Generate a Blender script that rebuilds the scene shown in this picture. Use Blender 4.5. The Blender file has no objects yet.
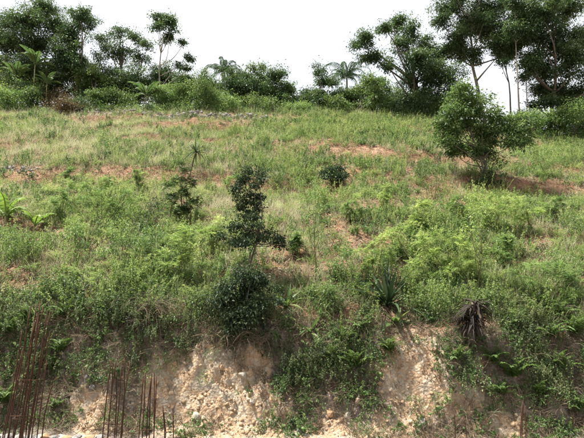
import bpy, math, numpy as np
from mathutils import Vector
rng = np.random.default_rng(7)
S = bpy.context.scene
R_ = math.radians
# ------------------------------------------------------------------ camera
FPX, PITCH, CAMZ = 441.0, R_(5.5), 5.0
cam_d = bpy.data.cameras.new('camera'); cam = bpy.data.objects.new('camera', cam_d)
S.collection.objects.link(cam); S.camera = cam
cam.location = (0, 0, CAMZ); cam.rotation_euler = (R_(90) + PITCH, 0, 0)
cam_d.sensor_width = 36; cam_d.lens = 36 * FPX / 584; cam_d.clip_start = 0.1; cam_d.clip_end = 3000
# ------------------------------------------------------------------ sky + sun
SUN_EL, SUN_AZ = R_(66), R_(-78)        # azimuth from +Y (behind the hill) towards +X
W = bpy.data.worlds.new('World'); S.world = W; W.use_nodes = True
nt = W.node_tree; nt.nodes.clear()
out = nt.nodes.new('ShaderNodeOutputWorld')
sky = nt.nodes.new('ShaderNodeTexSky'); sky.sky_type = 'NISHITA'; sky.sun_disc = False
sky.sun_elevation = SUN_EL; sky.sun_rotation = SUN_AZ; sky.dust_density = 4; sky.air_density = 1
b1 = nt.nodes.new('ShaderNodeBackground'); b1.inputs[1].default_value = 0.1
nt.links.new(sky.outputs[0], b1.inputs[0])
tc = nt.nodes.new('ShaderNodeTexCoord'); cn = nt.nodes.new('ShaderNodeTexNoise')
cn.inputs['Scale'].default_value = 2.2; cn.inputs['Detail'].default_value = 6
nt.links.new(tc.outputs['Generated'], cn.inputs['Vector'])
cr = nt.nodes.new('ShaderNodeValToRGB')
cr.color_ramp.elements[0].position = .3; cr.color_ramp.elements[0].color = (.78, .82, .87, 1)
cr.color_ramp.elements[1].position = .7; cr.color_ramp.elements[1].color = (1, 1, 1, 1)
nt.links.new(cn.outputs['Fac'], cr.inputs[0])
b2 = nt.nodes.new('ShaderNodeBackground'); b2.inputs[1].default_value = 0.49
nt.links.new(cr.outputs[0], b2.inputs[0])
mx = nt.nodes.new('ShaderNodeMixShader'); mx.inputs[0].default_value = .88
nt.links.new(b1.outputs[0], mx.inputs[1]); nt.links.new(b2.outputs[0], mx.inputs[2])
nt.links.new(mx.outputs[0], out.inputs[0])
sd = bpy.data.lights.new('sun', 'SUN'); sd.energy = 5.0; sd.angle = R_(5); sd.color = (1, .97, .91)
sun = bpy.data.objects.new('sun', sd); S.collection.objects.link(sun)
sv = Vector((math.sin(SUN_AZ) * math.cos(SUN_EL), math.cos(SUN_AZ) * math.cos(SUN_EL), math.sin(SUN_EL)))
sun.rotation_euler = sv.to_track_quat('Z', 'Y').to_euler(); sun.location = (20, 40, 60)
S.view_settings.view_transform = 'Standard'; S.view_settings.look = 'None'
S.view_settings.exposure = 1.33; S.view_settings.gamma = 1
S.cycles.use_adaptive_sampling = True; S.cycles.adaptive_threshold = .04
S.cycles.max_bounces = 5; S.cycles.diffuse_bounces = 2; S.cycles.glossy_bounces = 1; S.cycles.transmission_bounces = 3
S.render.resolution_x, S.render.resolution_y = 1024, 768

# ------------------------------------------------------------------ noise + terrain
def _h(ix, iy, s):
    n = (ix.astype(np.int64) * 374761393 + iy.astype(np.int64) * 668265263 + s * 974634777) & 0x7fffffff
    n = ((n ^ (n >> 13)) * 1274126177) & 0x7fffffff
    return ((n ^ (n >> 16)) & 0xffff) / 65535.0
def vnoise(x, y, s=0):
    x = np.asarray(x, float); y = np.asarray(y, float)
    ix = np.floor(x); iy = np.floor(y); fx = x - ix; fy = y - iy
    fx = fx * fx * (3 - 2 * fx); fy = fy * fy * (3 - 2 * fy)
    a = _h(ix, iy, s); b = _h(ix + 1, iy, s); c = _h(ix, iy + 1, s); d = _h(ix + 1, iy + 1, s)
    return (a + (b - a) * fx) * (1 - fy) + (c + (d - c) * fx) * fy - .5
def fbm(x, y, s=0, o=4):
    r = 0; a = 1
    for k in range(o):
        r = r + a * vnoise(x * 2 ** k + 17.3 * k, y * 2 ** k - 9.1 * k, s + k); a *= .5
    return r
def sstep(a, b, x):
    t = np.clip((x - a) / (b - a), 0, 1); return t * t * (3 - 2 * t)
def splus(t): return np.log1p(np.exp(-np.abs(t))) + np.maximum(t, 0)
def bank_edge(x): return 12.95 + .9 * vnoise(x * .22, x * 0, 3) + .5 * vnoise(x * .9, x * 0, 5)
def terrace(x, y):
    ph = (y + 5 * vnoise(x * .09, y * .02, 91) + 1.2 * vnoise(x * .5, y * .1, 92)) / 5.2; f = ph - np.floor(ph)
    m = sstep(20, 25, y) * (1 - sstep(44, 48, y)) * sstep(-.2, .25, vnoise(x * .12, np.floor(ph) * 3.1, 93) + .05)
    saw = np.where(f < .78, -f / .78, -1 + (f - .78) / .22)          # level tread, then a steep riser
    return .65 * saw * m, m * sstep(.74, .82, f) * (1 - sstep(.96, 1.0, f))
def H(x, y):
    x = np.asarray(x, float); y = np.asarray(y, float)
    d = y - 13
    g = .525 * d - .45 * 1.5 * splus((d - 37) / 1.5) - .07 * 8 * splus((d - 70) / 8)
    lat = 1 - .17 * sstep(5, 33, x)
    und = fbm(x * .13, y * .13, 11, 3) * 1.0 * sstep(14, 24, y) * (1 - .7 * sstep(42, 50, y))
    und = und + fbm(x * .7, y * .7, 21, 4) * .26
    und = und + terrace(x, y)[0]
    T = CAMZ - 1.75 + g * lat + und
    yt = bank_edge(x)
    crag = fbm(x * 1.1, y * 1.6, 31, 3) * .55 + (np.abs(fbm(x * 2.3 + 4, y * 3.4, 41, 4)) - .15) * .55 + fbm(x * 9, y * 12, 51, 4) * .22 + (np.abs(vnoise(x * 5.3, y * 2.1, 57)) - .2) * .22
    B = CAMZ - 1.75 + .5 * (yt - 13) + (y - yt) * 1.95 + crag
    k = .16; m = -k * np.logaddexp(-np.clip(T, -90, 90) / k, -np.clip(B, -90, 90) / k)
    fl = .35 + .5 * sstep(9.5, 12, y) + fbm(x * 1.3, y * 1.3, 61, 4) * .12
    k2 = .12
    return k2 * np.logaddexp(np.clip(m, -60, 90) / k2, fl / k2)
PC, PS = math.cos(PITCH), math.sin(PITCH)
def ray(px, py):
    a = (px - 292) / FPX; b = (219 - py) / FPX
    return np.array([a, PC - b * PS, PS + b * PC])
def at(px, py, D):
    d = ray(px, py); t = D / d[1]; return np.array([0, 0, CAMZ]) + d * t
def hit(px, py):
    d = ray(px, py); t = np.arange(10.4, 75, .03) / d[1]
    P = np.array([0, 0, CAMZ]) + t[:, None] * d
    below = P[:, 2] < H(P[:, 0], P[:, 1])
    i = int(np.argmax(below)) if below.any() else len(t) - 1
    p = P[i]; return np.array([p[0], p[1], float(H(p[0], p[1]))])
def proj(P):
    q = P - np.array([0, 0, CAMZ]); dep = q[:, 1] * PC + q[:, 2] * PS; up = -q[:, 1] * PS + q[:, 2] * PC
    return 292 + FPX * q[:, 0] / dep, 219 - FPX * up / dep
def blobs(px, py, L):
    r = np.zeros_like(px)
    for (cx, cy, rx, ry, w) in L:
        r = np.maximum(r, w * np.exp(-(((px - cx) / rx) ** 2 + ((py - cy) / ry) ** 2) * 1.0))
    return r
BARE_SLOPE = [(20, 286, 50, 12, 1), (365, 153, 60, 11, 1), (500, 188, 50, 12, 1), (370, 150, 45, 9, 1), (310, 144, 60, 5, .7), (30, 180, 40, 14, 1), (355, 245, 45, 22, 1), (430, 192, 28, 10, .9),
              (520, 192, 40, 12, .9), (400, 285, 30, 12, .8), (530, 243, 40, 9, 1), (470, 165, 30, 12, .7), (290, 262, 30, 16, .9),
              (20, 160, 30, 5, .8), (60, 283, 50, 8, .9), (15, 272, 25, 8, .9), (545, 185, 25, 8, .8), (240, 150, 30, 4, .9), (100, 168, 25, 6, .7),
              (400, 205, 40, 8, .8), (205, 262, 16, 10, .9), (500, 150, 30, 8, .8), (330, 225, 30, 8, .9), (455, 205, 22, 7, .8), (385, 232, 26, 8, .9), (330, 265, 40, 10, .9), (70, 195, 26, 7, .7), (140, 150, 30, 5, .6), (420, 172, 26, 6, .8), (560, 262, 26, 8, .8), (270, 240, 14, 14, .7), (345, 168, 20, 5, .7), (205, 225, 14, 14, .6), (90, 250, 20, 8, .6), (500, 262, 20, 7, .7), (40, 205, 30, 6, .6)]
BARE_BANK = [(205, 395, 60, 46, 1.1), (250, 420, 40, 30, 1), (92, 412, 20, 26, .95), (412, 362, 38, 34, .95), (440, 400, 60, 30, .6),
             (500, 425, 26, 14, .9), (330, 432, 60, 16, .7), (400, 425, 30, 20, .8), (15, 275, 20, 8, .6), (170, 372, 30, 18, .8), (258, 365, 16, 18, .8)]

# ------------------------------------------------------------------ mesh helpers
class MB:
    def __init__(s): s.v = []; s.t = []; s.q = []; s.a = []; s.n = 0
    def add(s, v, tris=None, quads=None, a=0.5):
        v = np.asarray(v, float).reshape(-1, 3); s.v.append(v)
        s.a.append(np.broadcast_to(np.asarray(a, float), (len(v),)).copy())
        if tris is not None and len(tris): s.t.append(np.asarray(tris, np.int64).reshape(-1, 3) + s.n)
        if quads is not None and len(quads): s.q.append(np.asarray(quads, np.int64).reshape(-1, 4) + s.n)
        s.n += len(v)
    def mesh(s, name, mat, smooth=False):
        v = np.concatenate(s.v); a = np.concatenate(s.a)
        t = np.concatenate(s.t) if s.t else np.zeros((0, 3), np.int64); q = np.concatenate(s.q) if s.q else np.zeros((0, 4), np.int64)
        me = bpy.data.meshes.new(name); me.vertices.add(len(v)); me.vertices.foreach_set('co', v.astype(np.float32).ravel())
        nl = t.size + q.size; me.loops.add(nl)
        me.loops.foreach_set('vertex_index', np.concatenate([t.ravel(), q.ravel()]).astype(np.int32))
        npoly = len(t) + len(q); me.polygons.add(npoly)
        st = np.concatenate([np.arange(len(t)) * 3, t.size + np.arange(len(q)) * 4]).astype(np.int32)
        me.polygons.foreach_set('loop_start', st)
        if smooth: me.polygons.foreach_set('use_smooth', np.ones(npoly, bool))
        at_ = me.attributes.new('tint', 'FLOAT', 'POINT'); at_.data.foreach_set('value', a.astype(np.float32))
        me.update(calc_edges=True); me.validate(); me.materials.append(mat); return me
def unit(v): return v / np.maximum(np.linalg.norm(v, axis=-1, keepdims=True), 1e-9)
def tube(mb, pts, rad, sides=5, a=.5, cap=True):
    pts = np.asarray(pts, float); n = len(pts); rad = np.broadcast_to(np.asarray(rad, float), (n,))
    tan = unit(np.gradient(pts, axis=0)); ref = np.where(np.abs(tan[:, 2:3]) > .9, [[1., 0, 0]], [[0., 0, 1]])
    u = unit(np.cross(tan, ref)); w = np.cross(tan, u); th = np.arange(sides) / sides * 2 * np.pi
    V = pts[:, None] + rad[:, None, None] * (np.cos(th)[None, :, None] * u[:, None] + np.sin(th)[None, :, None] * w[:, None])
    i = np.arange(n - 1)[:, None] * sides; j = np.arange(sides)[None]; k = (j + 1) % sides
    Q = np.stack([i + j, i + k, i + sides + k, i + sides + j], -1).reshape(-1, 4)
    T = []
    if cap: T = [(0, x + 1, x) for x in range(1, sides - 1)] + [((n - 1) * sides, (n - 1) * sides + x, (n - 1) * sides + x + 1) for x in range(1, sides - 1)]
    mb.add(V.reshape(-1, 3), T, Q, a)
def leaves(mb, p, d, L, Wd, tint, up=.6, droop=.25, r=None):
    r = r or rng; n = len(p); d = unit(d); nn = unit(r.normal(size=(n, 3)) + np.array([0, 0, up * 2]))
    s = unit(np.cross(d, nn)); nn = np.cross(s, d); L = np.broadcast_to(L, (n,))[:, None]; Wd = np.broadcast_to(Wd, (n,))[:, None]
    m = p + d * L * .45
    V = np.stack([p, m + s * Wd * .5 + nn * Wd * .12, p + d * L - np.array([0, 0, 1]) * L * droop, m - s * Wd * .5 + nn * Wd * .12], 1)
    b = np.arange(n)[:, None] * 4; T = np.concatenate([b + [0, 1, 2], b + [0, 2, 3]])
    mb.add(V.reshape(-1, 3), T, None, np.repeat(np.broadcast_to(tint, (n,)), 4))
def strap(mb, base, dirh, length, width, rise, curl, segs=6, tint=.5, fold=.25, taper=1.0, wild=0, prof=None):
    """one arching strap leaf; dirh = heading (radians), rise = start elevation, curl = total bend downward"""
    pts = []; p = np.array(base, float); el = rise; st = length / segs; hd = dirh
    for k in range(segs + 1):
        pts.append(p.copy()); p = p + st * np.array([math.cos(el) * math.cos(hd), math.cos(el) * math.sin(hd), math.sin(el)])
        el -= curl / segs; hd += wild * rng.normal() * .1
    pts = np.array(pts); tan = unit(np.gradient(pts, axis=0)); s = unit(np.cross(tan, [0, 0, 1.])); s[np.abs(tan[:, 2]) > .98] = [-math.sin(hd), math.cos(hd), 0]
    nn = np.cross(s, tan); t = np.linspace(0, 1, segs + 1)
    w = width * (np.interp(t, *prof) if prof else np.interp(t, [0, .25, .6, 1], [.55, 1, .8, .03]))
    V = np.concatenate([pts + s * w[:, None] / 2 + nn * w[:, None] * fold, pts, pts - s * w[:, None] / 2 + nn * w[:, None] * fold])
    n = segs + 1; i = np.arange(segs)
    Q = np.concatenate([np.stack([i, i + 1, n + i + 1, n + i], -1), np.stack([n + i, n + i + 1, 2 * n + i + 1, 2 * n + i], -1)])
    mb.add(V, None, Q, tint); return pts
# ------------------------------------------------------------------ materials
def mat_new(name):
    m = bpy.data.materials.new(name); m.use_nodes = True; n = m.node_tree; n.nodes.clear()
    o = n.nodes.new('ShaderNodeOutputMaterial'); return m, n, o
def ramp(n, stops):
    c = n.nodes.new('ShaderNodeValToRGB'); e = c.color_ramp.elements
    while len(e) < len(stops): e.new(.5)
    for k, (p, col) in enumerate(stops): e[k].position = p; e[k].color = (*col, 1)
    return c
def leafmat(name, stops, trans=.35, inst=False, rough=.5, spec=.35):
    m, n, o = mat_new(name)
    a = n.nodes.new('ShaderNodeAttribute'); a.attribute_name = 'tint'; f = a.outputs['Fac']
    if inst:
        b = n.nodes.new('ShaderNodeAttribute'); b.attribute_type = 'INSTANCER'; b.attribute_name = 'ptint'
        k = n.nodes.new('ShaderNodeMath'); k.operation = 'MULTIPLY_ADD'; k.inputs[1].default_value = .45
        n.links.new(f, k.inputs[0]); k2 = n.nodes.new('ShaderNodeMath'); k2.operation = 'MULTIPLY'; k2.inputs[1].default_value = .55
        n.links.new(b.outputs['Fac'], k2.inputs[0]); n.links.new(k2.outputs[0], k.inputs[2]); f = k.outputs[0]
    c = ramp(n, stops); n.links.new(f, c.inputs[0])
    p = n.nodes.new('ShaderNodeBsdfPrincipled'); p.inputs['Roughness'].default_value = rough; p.inputs['Specular IOR Level'].default_value = spec
    n.links.new(c.outputs[0], p.inputs['Base Color'])
    if trans > 0:
        t = n.nodes.new('ShaderNodeBsdfTranslucent'); hs = n.nodes.new('ShaderNodeHueSaturation'); hs.inputs['Value'].default_value = 1.35; hs.inputs['Saturation'].default_value = 1.1
        n.links.new(c.outputs[0], hs.inputs['Color']); n.links.new(hs.outputs[0], t.inputs[0])
        x = n.nodes.new('ShaderNodeMixShader'); x.inputs[0].default_value = trans
        n.links.new(p.outputs[0], x.inputs[1]); n.links.new(t.outputs[0], x.inputs[2]); n.links.new(x.outputs[0], o.inputs[0])
    else: n.links.new(p.outputs[0], o.inputs[0])
    return m
def noisemat(name, stops, scale=6, rough=.9, bump=.4, stretch=(1, 1, 1), detail=8):
    m, n, o = mat_new(name); tc = n.nodes.new('ShaderNodeTexCoord'); mp = n.nodes.new('ShaderNodeMapping'); mp.inputs['Scale'].default_value = stretch
    n.links.new(tc.outputs['Object'], mp.inputs[0]); t = n.nodes.new('ShaderNodeTexNoise'); t.inputs['Scale'].default_value = scale; t.inputs['Detail'].default_value = detail; t.inputs['Roughness'].default_value = .65
    n.links.new(mp.outputs[0], t.inputs['Vector']); c = ramp(n, stops); n.links.new(t.outputs['Fac'], c.inputs[0])
    p = n.nodes.new('ShaderNodeBsdfPrincipled'); p.inputs['Roughness'].default_value = rough; p.inputs['Specular IOR Level'].default_value = .2
    n.links.new(c.outputs[0], p.inputs['Base Color'])
    b = n.nodes.new('ShaderNodeBump'); b.inputs['Strength'].default_value = bump; b.inputs['Distance'].default_value = .03
    n.links.new(t.outputs['Fac'], b.inputs['Height']); n.links.new(b.outputs[0], p.inputs['Normal']); n.links.new(p.outputs[0], o.inputs[0]); return m
M = {}
M['dark'] = leafmat('dark_foliage', [(0, (.022, .045, .018)), (.5, (.05, .088, .03)), (1, (.12, .17, .056))], .36)
M['deep'] = leafmat('deep_green_foliage', [(0, (.015, .03, .016)), (.5, (.032, .055, .025)), (1, (.085, .115, .045))], .26, rough=.55, spec=.22)
M['mid'] = leafmat('mid_green_foliage', [(0, (.04, .075, .024)), (.5, (.09, .145, .042)), (1, (.18, .23, .075))], .4)
M['light'] = leafmat('light_green_foliage', [(0, (.06, .115, .032)), (.5, (.135, .215, .065)), (1, (.26, .33, .11))], .42)
M['lime'] = leafmat('lime_foliage', [(0, (.095, .15, .04)), (.5, (.215, .30, .085)), (1, (.40, .44, .16))], .45)
M['agave'] = leafmat('sword_leaf_green', [(0, (.018, .035, .016)), (.6, (.036, .062, .026)), (1, (.08, .11, .05))], .15, rough=.5, spec=.25)
M['fern'] = leafmat('fern_green', [(0, (.04, .075, .018)), (.5, (.085, .14, .032)), (1, (.15, .19, .05))], .35)
M['bluegreen'] = leafmat('palm_green', [(0, (.03, .06, .03)), (.5, (.06, .105, .05)), (1, (.12, .17, .09))], .3)
M['banana'] = leafmat('banana_green', [(0, (.085, .155, .03)), (.5, (.165, .25, .055)), (1, (.30, .36, .11))], .38)
M['banana_far'] = leafmat('dark_banana_green', [(0, (.045, .09, .028)), (.5, (.09, .145, .05)), (1, (.18, .22, .085))], .33)
M['rust_leaf'] = leafmat('russet_foliage', [(0, (.05, .035, .018)), (.5, (.11, .075, .035)), (1, (.18, .13, .06))], .25)
M['straw'] = leafmat('dead_straw', [(0, (.06, .045, .03)), (.5, (.15, .11, .07)), (1, (.30, .24, .16))], .2, rough=.8)
M['deadleaf'] = leafmat('dead_brown_leaf', [(0, (.010, .008, .006)), (.6, (.03, .022, .015)), (1, (.13, .095, .065))], .1, rough=.8)
M['bark'] = noisemat('bark', [(.3, (.05, .04, .03)), (.7, (.17, .14, .11))], 7, stretch=(1, 1, .25))
M['palebark'] = noisemat('pale_bark', [(.3, (.12, .10, .08)), (.7, (.32, .28, .23))], 5, stretch=(1, 1, .3))
M['stem'] = noisemat('green_stem', [(.3, (.09, .10, .04)), (.7, (.20, .19, .09))], 9)
M['bstem'] = noisemat('banana_stem', [(.3, (.14, .12, .06)), (.7, (.30, .29, .14))], 6, stretch=(1, 1, .2))
M['rust'] = noisemat('rusty_steel', [(.25, (.025, .013, .009)), (.5, (.06, .028, .017)), (.78, (.13, .058, .03))], 14, rough=.85, bump=.3)
M['stone'] = noisemat('limestone', [(.25, (.20, .165, .13)), (.55, (.42, .37, .30)), (.8, (.58, .53, .46))], 9, bump=.6)
M['ochre'] = noisemat('ochre_stone', [(.25, (.22, .12, .06)), (.55, (.42, .26, .15)), (.8, (.56, .40, .27))], 9, bump=.6)
M['grey_stone'] = noisemat('grey_stone', [(.25, (.12, .11, .10)), (.55, (.25, .235, .215)), (.8, (.42, .40, .37))], 8, bump=.6)
M['concrete'] = noisemat('mortar', [(.3, (.20, .18, .15)), (.7, (.40, .37, .32))], 8, bump=.5)

def soil():
    m, n, o = mat_new('soil'); L = n.links.new
    tc = n.nodes.new('ShaderNodeTexCoord')
    def noise(sc, det=8, ro=.6, dist=0):
        t = n.nodes.new('ShaderNodeTexNoise'); t.inputs['Scale'].default_value = sc; t.inputs['Detail'].default_value = det; t.inputs['Roughness'].default_value = ro
        t.inputs['Distortion'].default_value = dist; L(tc.outputs['Object'], t.inputs['Vector']); return t
    n1 = noise(.55, 6); n2 = noise(4.5, 8, .7); n3 = noise(1.5, 8, .62, .4); n4 = noise(20, 5, .7)
    # slope soil: red-brown to tan with litter
    c1 = ramp(n, [(.30, (.10, .068, .045)), (.43, (.22, .118, .068)), (.54, (.31, .19, .118)), (.68, (.42, .32, .225)), (.76, (.50, .43, .34))])
    am = n.nodes.new('ShaderNodeMath'); am.operation = 'MULTIPLY_ADD'; am.inputs[1].default_value = .55; L(n2.outputs['Fac'], am.inputs[0])
    am2 = n.nodes.new('ShaderNodeMath'); am2.operation = 'MULTIPLY'; am2.inputs[1].default_value = .45; L(n1.outputs['Fac'], am2.inputs[0]); L(am2.outputs[0], am.inputs[2]); L(am.outputs[0], c1.inputs[0])
    # bank: marl - pinkish white, orange and grey
    c2 = ramp(n, [(.28, (.21, .185, .15)), (.39, (.32, .275, .215)), (.46, (.45, .37, .275)), (.52, (.43, .28, .165)), (.57, (.46, .37, .27)), (.64, (.33, .29, .235)), (.74, (.54, .475, .37))])
    bm = n.nodes.new('ShaderNodeMath'); bm.operation = 'MULTIPLY_ADD'; bm.inputs[1].default_value = .6; L(n3.outputs['Fac'], bm.inputs[0])
    bm2 = n.nodes.new('ShaderNodeMath'); bm2.operation = 'MULTIPLY'; bm2.inputs[1].default_value = .4; L(n2.outputs['Fac'], bm2.inputs[0]); L(bm2.outputs[0], bm.inputs[2]); L(bm.outputs[0], c2.inputs[0])
    c3 = ramp(n, [(.3, (.10, .083, .066)), (.5, (.21, .17, .135)), (.7, (.36, .305, .245))]); L(n2.outputs['Fac'], c3.inputs[0])
    ba = n.nodes.new('ShaderNodeAttribute'); ba.attribute_name = 'bare'; bk = n.nodes.new('ShaderNodeAttribute'); bk.attribute_name = 'bank'
    nb = n.nodes.new('ShaderNodeMath'); nb.operation = 'MULTIPLY_ADD'; nb.inputs[1].default_value = .9; nb.inputs[2].default_value = -.45; L(n2.outputs['Fac'], nb.inputs[0])
    ad = n.nodes.new('ShaderNodeMath'); ad.operation = 'ADD'; L(ba.outputs['Fac'], ad.inputs[0]); L(nb.outputs[0], ad.inputs[1])
    rr = ramp(n, [(.24, (0, 0, 0)), (.38, (1, 1, 1))]); L(ad.outputs[0], rr.inputs[0])
    x1 = n.nodes.new('ShaderNodeMixRGB'); L(rr.outputs[0], x1.inputs[0]); L(c3.outputs[0], x1.inputs[1]); L(c2.outputs[0], x1.inputs[2])
    x2 = n.nodes.new('ShaderNodeMixRGB'); L(bk.outputs['Fac'], x2.inputs[0]); L(c1.outputs[0], x2.inputs[1]); L(x1.outputs[0], x2.inputs[2])
    # gravel grain
    vo = n.nodes.new('ShaderNodeTexVoronoi'); vo.inputs['Scale'].default_value = 14; L(tc.outputs['Object'], vo.inputs['Vector'])
    gr = ramp(n, [(.0, (1.22, 1.2, 1.18)), (.35, (1, 1, 1)), (.75, (.72, .7, .68))]); L(vo.outputs['Distance'], gr.inputs[0])
    x3 = n.nodes.new('ShaderNodeMixRGB'); x3.blend_type = 'MULTIPLY'; x3.inputs[0].default_value = .5; L(x2.outputs[0], x3.inputs[1]); L(gr.outputs[0], x3.inputs[2])
    p = n.nodes.new('ShaderNodeBsdfPrincipled'); p.inputs['Roughness'].default_value = .95; p.inputs['Specular IOR Level'].default_value = .1; L(x3.outputs[0], p.inputs['Base Color'])
    hs = n.nodes.new('ShaderNodeMath'); hs.operation = 'MULTIPLY_ADD'; hs.inputs[1].default_value = -.5; L(vo.outputs['Distance'], hs.inputs[0]); L(n2.outputs['Fac'], hs.inputs[2])
    h2 = n.nodes.new('ShaderNodeMath'); h2.operation = 'MULTIPLY_ADD'; h2.inputs[1].default_value = .4; L(n4.outputs['Fac'], h2.inputs[0]); L(hs.outputs[0], h2.inputs[2])
    b = n.nodes.new('ShaderNodeBump'); b.inputs['Strength'].default_value = .9; b.inputs['Distance'].default_value = .09; L(h2.outputs[0], b.inputs['Height']); L(b.outputs[0], p.inputs['Normal'])
    L(p.outputs[0], o.inputs[0]); return m
M['soil'] = soil()

# ------------------------------------------------------------------ object helpers
COL = S.collection
def obj(name, data, parent=None, loc=None, rot=None, scl=None):
    o = bpy.data.objects.new(name, data); COL.objects.link(o)
    if parent: o.parent = parent
    if loc is not None: o.location = loc
    if rot is not None: o.rotation_euler = rot
    if scl is not None: o.scale = (scl,) * 3 if np.isscalar(scl) else scl
    return o
def tag(o, label, cat, group=None, kind=None):
    o['label'] = label; o['category'] = cat
    if group: o['group'] = group
    if kind: o['kind'] = kind
    return o
def thing(name, label, cat, loc, group=None, rz=0):
    return tag(obj(name, None, None, loc, (0, 0, rz)), label, cat, group)

# ------------------------------------------------------------------ terrain meshes
def terrain():
    ys = np.concatenate([[-600, -200, -60, -15, -4, 3, 6.5], np.linspace(8.2, 10.8, 40), np.linspace(10.8, 14.0, 210)[1:],
                         np.geomspace(14.0, 62, 250)[1:], [68, 76, 90, 120, 180, 300, 600, 1200]])
    u = np.linspace(-1, 1, 430); ext = np.array([4, 15, 50, 160, 500, 1200.])
    Wd = np.maximum(12.5, .8 * np.minimum(ys, 400) + 3)
    X = np.concatenate([-(Wd[:, None] + ext[::-1][None]), u[None] * Wd[:, None], Wd[:, None] + ext[None]], 1)
    Y = np.broadcast_to(ys[:, None], X.shape); Z = H(X, Y); nc = X.shape[1]
    P = np.stack([X, Y, Z], -1)
    px, py = proj(P.reshape(-1, 3)); ok = (Y.ravel() > 8)
    bare = np.where(ok, blobs(px, py, BARE_BANK), .1) * sstep(9.6, 10.6, Y.ravel()); yt = bank_edge(X.ravel())
    bank = 1 - sstep(-.1, .5, Y.ravel() - yt + .3 * fbm(X.ravel() * 1.5, Y.ravel() * 1.5, 71))
    def part(name, r0, r1):
        n = r1 - r0; i = np.arange(n)[:, None] * nc; j = np.arange(nc - 1)[None]
        Q = np.stack([i + j, i + j + 1, i + nc + j + 1, i + nc + j], -1).reshape(-1, 4)
        mb = MB(); mb.add(P[r0:r1 + 1].reshape(-1, 3), None, Q)
        me = mb.mesh(name, M['soil'], True); sl = slice(r0 * nc, (r1 + 1) * nc)
        for nm, arr in (('bare', bare), ('bank', bank)):
            a = me.attributes.new(nm, 'FLOAT', 'POINT'); a.data.foreach_set('value', arr[sl].astype(np.float32))
        o = obj(name, me); o['kind'] = 'structure'; return o
    r1 = int(np.searchsorted(ys, 10.9)); r2 = int(np.searchsorted(ys, 13.4))
    tag(part('ground', 0, r1), 'bare level earth at the foot of the bank', 'ground')
    tag(part('earth_bank', r1, r2), 'steep cut bank of pale orange and grey earth', 'bank')
    tag(part('hillside', r2, len(ys) - 1), 'sunny weed covered hillside rising to the trees', 'hillside')
terrain()

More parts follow.
